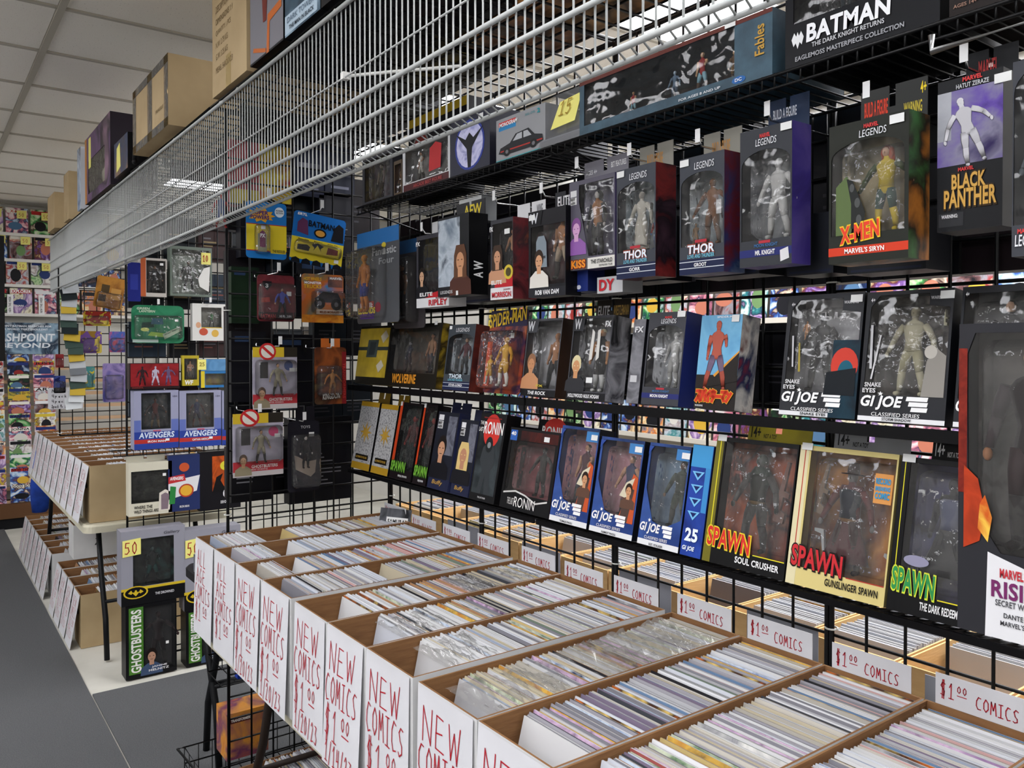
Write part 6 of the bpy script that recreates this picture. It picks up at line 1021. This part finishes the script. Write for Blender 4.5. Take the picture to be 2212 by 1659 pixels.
def rack(label, loc, rz, W, zs, depth=.14, board=M('#C9C4B8', .6), back=M('#A9A49A', .7), top=None):
    t = thing('comic_rack', label, 'display rack', (loc[0], loc[1], 0), (0, 0, rz), None)
    top = top or zs[-1] + .3
    MB().box(0, depth, 0, W, depth + .02, top).build('back_board', back, t)
    for z in zs:
        MB().box(0, .02, z - .016, W, depth, z - .004).build('shelf', board, t)
        MB().box(0, .008, z - .016, W, .019, z + .012).build('front_strip', board, t)
    for x in (-.02, W): MB().box(x, 0, 0, x + .02, depth, top).build('side_board', board, t)
    return t
# rack along the right wall, seen in slits above the boxes
zs = [.45, .80, 1.12, 1.44, 1.80, 2.14]
rack('tall pale comic rack against the right wall behind the grid', (3.62, 5.3, 0), R(-90), 4.5, zs, .16, top=2.5)
GR = 'face-out comics on the right wall rack'
for si, z in enumerate(zs):
    for k in range(24):
        y = 5.27 - .186 * k
        if si not in (2, 4): continue
        ci = rnd.randrange(10)
        face_comic('%s covered comic, %s from far end, %s shelf of right wall rack' % (PAL[ci][0], ORD[k] if k < 20 else 'near end ' + ORD[k - 20], ORD[si]), (3.645, y, z), R(-90), .168, .258, ci, rnd.randrange(2), R(6), GR, () )
# rack on the end wall at the far left
zr = [PY(60, y, 9.0).z for y in (505, 561, 616, 679)]
t = rack('white wall rack of face-out comics at the far end of the aisle', (.50, 9.08, 0), 0, 1.6, sorted([z for z in zr] + [.34]), .16, M('#D6D4CE', .5), M('#BDBBB4', .6), top=3.0)
GE = 'face-out comics on the far wall rack'
TITLES = {(3, 0): None}
rows = [(zr[0], 0), (zr[1], 1), (zr[2], 2), (zr[3], 3)]
NAMES = {(2, 1): [('SPECIAL', .08, .84, .7, .07, '#2A4A8A')], (3, 1): [('EXPLORER', .05, .82, .9, .12, '#F0F0EE'), ('ETHAN', .1, .3, .5, .07, '#E6E6E6')], (1, 1): [], (0, 1): [('X-MEN', .2, .82, .6, .1, '#C9402A')]}
for z, ri in rows:
    for k in range(6):
        x = .53 + .205 * k + .03 * (ri % 2); ci = [2, 4, 0, 7, 1, 6, 3][(k + ri * 2) % 7]
        face_comic('%s covered comic, %s along the %s shelf from the top of the far wall rack' % (PAL[ci][0], ORD[k], ORD[ri]), (x, 9.10, z), 0, .185, .255, ci, (k + ri) % 2, R(6), GE, NAMES.get((ri, k), ()))
        if ri < 3 and k < 3:
            s = thing('sticky_note', 'yellow price note on the %s comic of the %s shelf, far wall rack' % (ORD[k], ORD[ri]), 'note', (x + .09, 9.094, z + .15), (-R(6), 0, 0), 'yellow price notes on the far wall rack')
            MB().prism([(0, 0), (.08, .004), (.08, .08), (0, .076)], 0, .0008).build('paper', STICKY, s)
            mb = MB(); pen(mb, '50', .015, .02, .05, .035, -.0005, .003); mb.build('lettering', INK, s)
for i, x in enumerate((.74, 1.0)):
    s = thing('shelf_sign', 'upright white strip sign on the fourth shelf of far wall rack, %s' % ('left' if i == 0 else 'right'), 'sign', (x, 9.085, zr[3] + .0), (0, 0, 0), 'strip signs on the far wall rack')
    MB().prism([(0, 0), (.05, 0), (.05, .19), (0, .19)], 0, .001).build('card', WHITEP, s); mb = MB(); text_into(mb, 'NEW THIS WEEK', .012, .02, .02, .15, -.0006, 0, .02, 0, 0, 90); mb.build('lettering', BLACKP, s)
# stepped lower rack: poster, then overlapping rows
z_p = PY(60, 765, 9.0).z; h_p = PY(60, 697, 9.0).z - z_p
t = thing('poster', 'blue and white comic poster with heavy white title on the far wall rack', 'poster', (.55, 9.02, z_p), (0, 0, 0))
MB().box(0, 0, 0, .62, .004, h_p).build('sheet', ART(['2A4A6A', '8AA4B8', '1A2A3E', 'C4D0DA'], 5, 500), t)
for s, x, z, w_, h_, in (('FLASHPOINT', .02, .40, .56, .26), ('BEYOND', .12, .20, .42, .16), ('FLASHPOINT BATMAN SEARCHES FOR', .05, .86, .5, .06), ('IN A WORLD THAT SHOULDNT', .12, .76, .4, .06), ('THIS WEEK', .02, .04, .16, .08)):
    mb = MB(); text_into(mb, s, x, z * h_p, w_, h_ * h_p, -.0008, 0, .03, .08); mb.build('lettering', M('#DCE2E8', .5) if s != 'THIS WEEK' else M('#2A2A2E', .5), t)
lr = thing('stepped_rack', 'pale wooden stepped rack of overlapping comics below the poster', 'display rack', (.50, 8.75, 0))
MB().box(0, .0, .0, 1.6, .30, .10).build('base', M('#101012', .6), lr); MB().box(0, -.02, .10, 1.6, .30, .23).build('front_board', M('#5A3E28', .6), lr)
TIT = [['PONY', 'PONY', 'CUTE'], ['HUNTERS', '', 'JUST'], ['', '', ''], ['UPSHOT', '', 'ART'], ['', '', ''], ['SOMETHING', 'VANITY', ''], ['JUICY', 'JONNA', ''], ['PHANTOM', '', ''], ['TOMORROW', '', ''], ['', 'NEW THIS', ''], ['ALL RIGHT', 'GOOD BOY', '']]
zl0, zl1 = .235, z_p - .02; n = 11
for r_ in range(n):
    z = zl1 - (zl1 - zl0) * (r_ + 1) / n; dy = -.024 * r_
    MB().box(0, .285 + dy, z - .012, 1.6, .298 + dy, z + .02).build('step_board', M('#B9997A', .6), lr)
    for k in range(3):
        ci = [5, 1, 6, 0, 7, 4, 2, 3, 8, 9][(k * 3 + r_ * 2) % 10]; x = .52 + .21 * k
        ti = TIT[r_][k]
        face_comic('%s covered comic, %s along the %s step below the poster' % (PAL[ci][0], ORD[k], ORD[r_]), (x, 9.02 + dy, z), 0, .18, .2 if r_ < n - 1 else .17, ci, (k + r_) % 2, R(5), 'overlapping comics on the stepped rack', [(ti, .08, .80, .84, .14, '#1A1A1E')] if ti else ())
p = PY(2, 550, 8.2)
t = thing('display_post', 'black upright post at the left edge of the frame', 'post', (p.x - .06, 8.2, 0)); MB().box(-.06, 0, 1.55, .085, .05, 2.62).build('upright', BLACKM, t); MB().box(-.09, -.03, .009, .03, .08, .02).build('foot', BLACKM, t); MB().box(-.05, .005, .02, -.01, .045, 1.56).build('stem', BLACKM, t)
# blue cloth bundle hanging at the end of the far table
p = PY(85, 1090, 7.2)
t = thing('blue_bag', 'royal blue cloth bag hanging behind the far table end', 'bag', (p.x, 7.2, .40))
rr = [(0, 0, 0, .05, .05), (.03, 0, .10, .09, .07), (.04, 0, .22, .10, .08), (.02, 0, .30, .07, .06), (.06, 0, .42, .12, .09), (.05, 0, .52, .06, .05)]
MB().rings(rr, 12).build('cloth', noisy('blue_cloth', '12307A', '1E46A8', 9, .8, .4), t, True)
MB().tube([(.05, 0, .50), (.09, 0, .56), (.06, .0, .62)], .012, 6).build('knot', M('#1A3E9A', .8), t, True)

# ================================================================== ON TOP OF THE OVERHEAD GRID
ZO = 2.462
XO = .80
def top(BL, BR, TL, X=XO): return place(BL, BR, TL, 'X', X, 0, ZO)
def carton(label, y0, y1, x0, x1, z1, z0=ZO, tape=True, txt=(), yaw=0, tape_edges=False):
    t = thing('cardboard_carton', label, 'carton', (x0, y0, z0), (0, 0, R(-90) + yaw), 'cartons on the overhead grid'); W, D, H = y0 - y1, x1 - x0, z1 - z0
    MB().box(0, 0, 0, W, D, H).build('body', CARTON, t)
    TP = M('#A08A5C', .3)
    if tape:
        MB().box(W * .42, -.0008, 0, W * .56, 0, H * .16).build('tape_strip', TP, t); MB().box(W * .42, -.0008, H * .82, W * .56, 0, H).build('tape_strip', TP, t); MB().box(W * .42, 0, H, W * .56, D, H + .0008).build('tape_strip', TP, t)
    if tape_edges:
        g = clear('glossy_tape', .3, 20, .10, 'EAD9B4', .12, 1.3)
        for a in ((0, 0, W, H * .12), (0, H * .88, W, H), (0, 0, W * .10, H), (W * .9, 0, W, H), (W * .45, 0, W * .58, H)): MB().box(a[0], -.0012, a[1], a[2], -.0002, a[3]).build('tape_strip', g, t)
    for q in txt:
        mb = MB(); text_into(mb, q[0], q[1] * W, q[2] * H, q[3] * W, q[4] * H, -.001, 0, .0); mb.build('lettering', M('#6E5A3C', .8), t)
    return t
carton('tall plain carton with printed lines, left of the grey boxed model', 2.735, 2.40, XO, 1.2, ZO + .62, txt=[('DESCRIPTION MODEL REPLICA', .12, .42, .8, .035), ('DIMENSIONS 1:1', .12, .36, .5, .03), ('QUANTITY: 1 PCS', .12, .30, .45, .03), ('N.W. 2.75 KG', .12, .24, .36, .03), ('G.W. 3.25 KG', .12, .18, .36, .03), ('MEAS. 54X20X23', .12, .11, .5, .03)])
carton('taped shipping carton overhanging the white wire shelf edge', 3.72, 3.14, .76, 1.02, ZO + .26, tape=False, txt=[('FRAGILE', .68, .3, .2, .05)], tape_edges=True)
carton('plain brown carton at the far end of the overhead shelf, leaning flap', 6.55, 6.22, .78, 1.15, ZO + .24, tape=False)
carton('small brown carton right of the far end carton', 5.95, 5.75, .80, 1.2, ZO + .30, tape=True)
pkg('boxed_figure', 'grey boxed model with red figure and orange wooden stand print, on the overhead grid', top((541, 158), (612, 104), (541, -60)), .60, '#77757C', '#0C0C0E', polys=[([(.42, .34), (.52, .34), (.56, .7), (.66, .95), (.44, .98), (.38, .7)], '#6A2A22'), ([(.52, .0), (.60, .0), (.62, .3), (.96, .34), (.96, .42), (.56, .38)], '#B8622A'), ([(.1, .12), (.5, .02), (.5, .06), (.12, .16)], '#B8622A')], rects=[(0, 0, 1, .02, '#0E0E10')], cat='collector box', group='collector boxes on the overhead grid')
pkg('boxed_figure', 'blue grey collector box with white title band, on the overhead grid', top((616, 101), (692, 44), (616, -120)), .60, ART(['5A7488', '8AA0B0', '3A5060', '22303C'], 4, 600), '#0C0D10', rects=[(0, .02, .92, .22, '#A9BCCB')], txt=[('DARK TOWER', .08, .13, .76, .06, '#5A6E80', .0), ('THE MAN IN BLACK', .14, .05, .7, .045, '#22303C', .02)], cat='collector box', group='collector boxes on the overhead grid')
pkg('boxed_figure', 'long black collector box with thin white title, on the overhead grid', top((694, 42), (815, -60), (694, -320)), .36, '#0D0D10', '#0A0A0C', txt=[('DARK TOWER', .04, .12, .86, .07, '#A9A9AC', .0)], cat='collector box', group='collector boxes on the overhead grid')
for k, (x0, y0, W, D, H, cs, lb) in enumerate(((1.175, 1.90, .29, .27, .22, ['4A2E20', '8A5A34', '2A1C16', 'A8774A'], 'brown printed book boxes pile'), (1.18, 1.58, .30, .26, .2, ['5A3826', '9A6A3A', '2E2018', 'B58A5A'], 'tan and brown printed box with pale page edges'))):
    pkg('boxed_figure', lb + ' lying on the overhead grid', (Vector((x0, y0, ZO)), W, H, R(-90)), D, ART(cs, 7, 610 + k), ART(cs, 7, 612 + k), topc=ART(cs, 7, 613), rects=[(.8, .1, .97, .9, '#B9B4A8')], cat='collector box', group='collector boxes on the overhead grid')
pl = top((200, 424), (296, 360), (204, 322), .80)
t = pkg('boxed_figure', 'purple and black box with open window showing a cream toy vehicle, beyond the taped carton', (Vector((.80, 5.15, ZO)), .72, .36, R(-90)), .22, ART(['2A1E34', '6A4A74', '1A1420', '8A6A80'], 4, 620), '#2A242C', ART(['1A1A1C', '2A2A2C'], 6, 621), (.14, .12, .8, .62), rects=[(.0, .0, .08, 1, '#B5762A'), (.16, .5, .26, .96, STICKY)], tray=False, cat='collector box', group='collector boxes on the overhead grid')
MB().rings([(.34, .09, .08, .16, .05), (.34, .09, .14, .17, .055), (.36, .09, .16, .12, .05), (.36, .09, .21, .10, .045)], 14).build('toy_vehicle', M('#B9B4A0', .5), t, True)
pkg('boxed_figure', 'tall slim blue and white glossy box at the far part of the overhead shelf', (Vector((.80, 5.42, ZO)), .12, .36, R(-90)), .3, ART(['3A5A8A', 'B9C8DA', '22345A'], 5, 622, r=.15), '#D2D6DC', cat='collector box', group='collector boxes on the overhead grid')
pkg('boxed_figure', 'small dark pack with yellow note in front of the purple vehicle box', (Vector((.79, 4.28, ZO)), .3, .16, R(-90)), .1, ART(['4A3A34', '2A3A5A', '8A6A4A'], 8, 623), '#1A1A1C', polys=[([(.2, .1), (.5, .2), (.45, .9), (.22, .8)], STICKY)], cat='collector box', group='collector boxes on the overhead grid')
t = thing('black_toy', 'small glossy black toy creature peeking out behind the taped carton', 'toy figure', (.87, 3.90, ZO))
figure(t, 0, 0, 0, .40, ('#141416',) * 6, 2, 'body')

# ================================================================== packages hung on the other side of the main grid (backs toward us)
GBG = 'packages hung on the back of the main grid'
for r_, (z0, z1, nm, skip) in enumerate(((1.775, 2.145, 'top', ()), (1.515, 1.700, 'middle', (3, 9)), (1.245, 1.410, 'low', (1, 4, 7, 8, 11, 13)))):
    y = 2.76
    for k in range(15):
        w_ = rnd.uniform(.135, .165)
        if k not in skip and y - w_ > .34:
            c_ = rnd.choice(['#101014', '#15161A', '#1A1A20', '#1C1518', '#12161C', '#222226'])
            h_ = (z1 - z0) * rnd.uniform(.90, 1.0)
            pkg('boxed_figure', 'dark printed package back, %s in the %s row on the rear of the grid' % (ORD[k], nm), (Vector((1.492, y, z0)), w_ - .004, h_, R(-90)), .05, c_, '#0A0A0C', rects=[(.15, .3 + .07 * q, .15 + rnd.uniform(.2, .6), .32 + .07 * q, '#3A3A40') for q in range(4)] + [(.6, .08, .9, .2, '#5A5A60')], group=GBG)
        y -= w_
# more dark goods on the rear of the side panel
for r_, (z0, z1) in enumerate(((1.62, 1.80), (1.82, 2.02), (2.06, 2.30), (1.36, 1.55), (1.12, 1.32))):
    x = .89
    for k in range(4):
        w_ = rnd.uniform(.13, .16)
        if not (r_ == 4 and k > 2) and not (r_ in (0, 3) and k == 1):
            pkg('boxed_figure', 'dark package back, %s along the %s course behind the side panel' % (ORD[k], ORD[r_]), (Vector((x, YC + .085 + .002 * k, z0)), w_ - .004, (z1 - z0) * rnd.uniform(.85, 1), 0), .05, rnd.choice(['#101014', '#16171C', '#1E1A1C', '#141A20']), '#0A0A0C', rects=[(.15, .3 + .08 * q, .15 + rnd.uniform(.2, .6), .33 + .08 * q, '#3E3E44') for q in range(4)], group=GBK)
        x += w_

for i, (x, y, w_, d_, h_) in enumerate(((1.22, 2.76, .34, .26, .24), (1.22, 3.12, .34, .26, .2), (1.06, 3.62, .4, .4, .22), (1.0, 4.1, .44, .46, .25))):  # black boxes added to darken the backdrop of the white wires
    pkg('collector_box', 'plain black box added as dark backdrop on the overhead grid, %s beyond the tall carton' % ORD[i], (Vector((x, y, ZO)), w_, h_, R(-90)), d_, '#0E0E11', '#0B0B0D', txt=[('LIMITED EDITION', .1, .2, .5, .1, '#4A4A50')], cat='collector box', group='added black boxes deep on the overhead grid')
t = thing('cable_tie', 'white cable tie tail sticking out behind the white wires', 'cable tie', (.82, 1.62, 2.262), (0, 0, 0))
MB().tube([(-.02, .10, 0), (.05, .03, .004), (.16, -.10, .004)], .004, 6).build('strap', M('#D6D6D2', .4), t, True); MB().box(-.03, .095, -.008, -.014, .11, .008).build('head', M('#D6D6D2', .4), t)

for r_, (z0, z1) in enumerate(((1.30, 1.50), (1.60, 1.80), (1.86, 2.08), (2.12, 2.36))):  # dark packs added to cover the bright wall beyond the divider
    x = .90
    for k in range(6):
        w_ = rnd.uniform(.14, .19)
        pkg('boxed_figure', 'dark package back added as backdrop, %s along the %s course behind the second divider' % (ORD[k], ORD[r_]), (Vector((x, 4.535 + .002 * k, z0)), w_ - .004, (z1 - z0) * rnd.uniform(.8, 1), 0), .05, rnd.choice(['#17181C', '#3A2A2A', '#2A3440', '#4A4640', '#22262A', '#1C1C20']), '#0C0C0E', rects=[(.15, .3 + .1 * q, .15 + rnd.uniform(.2, .6), .34 + .1 * q, rnd.choice(['#6A6A70', '#8A7A5A', '#7A4A44'])) for q in range(4)], group='added packages behind the second divider')
        x += w_ + (.012 if k != 3 else .09)
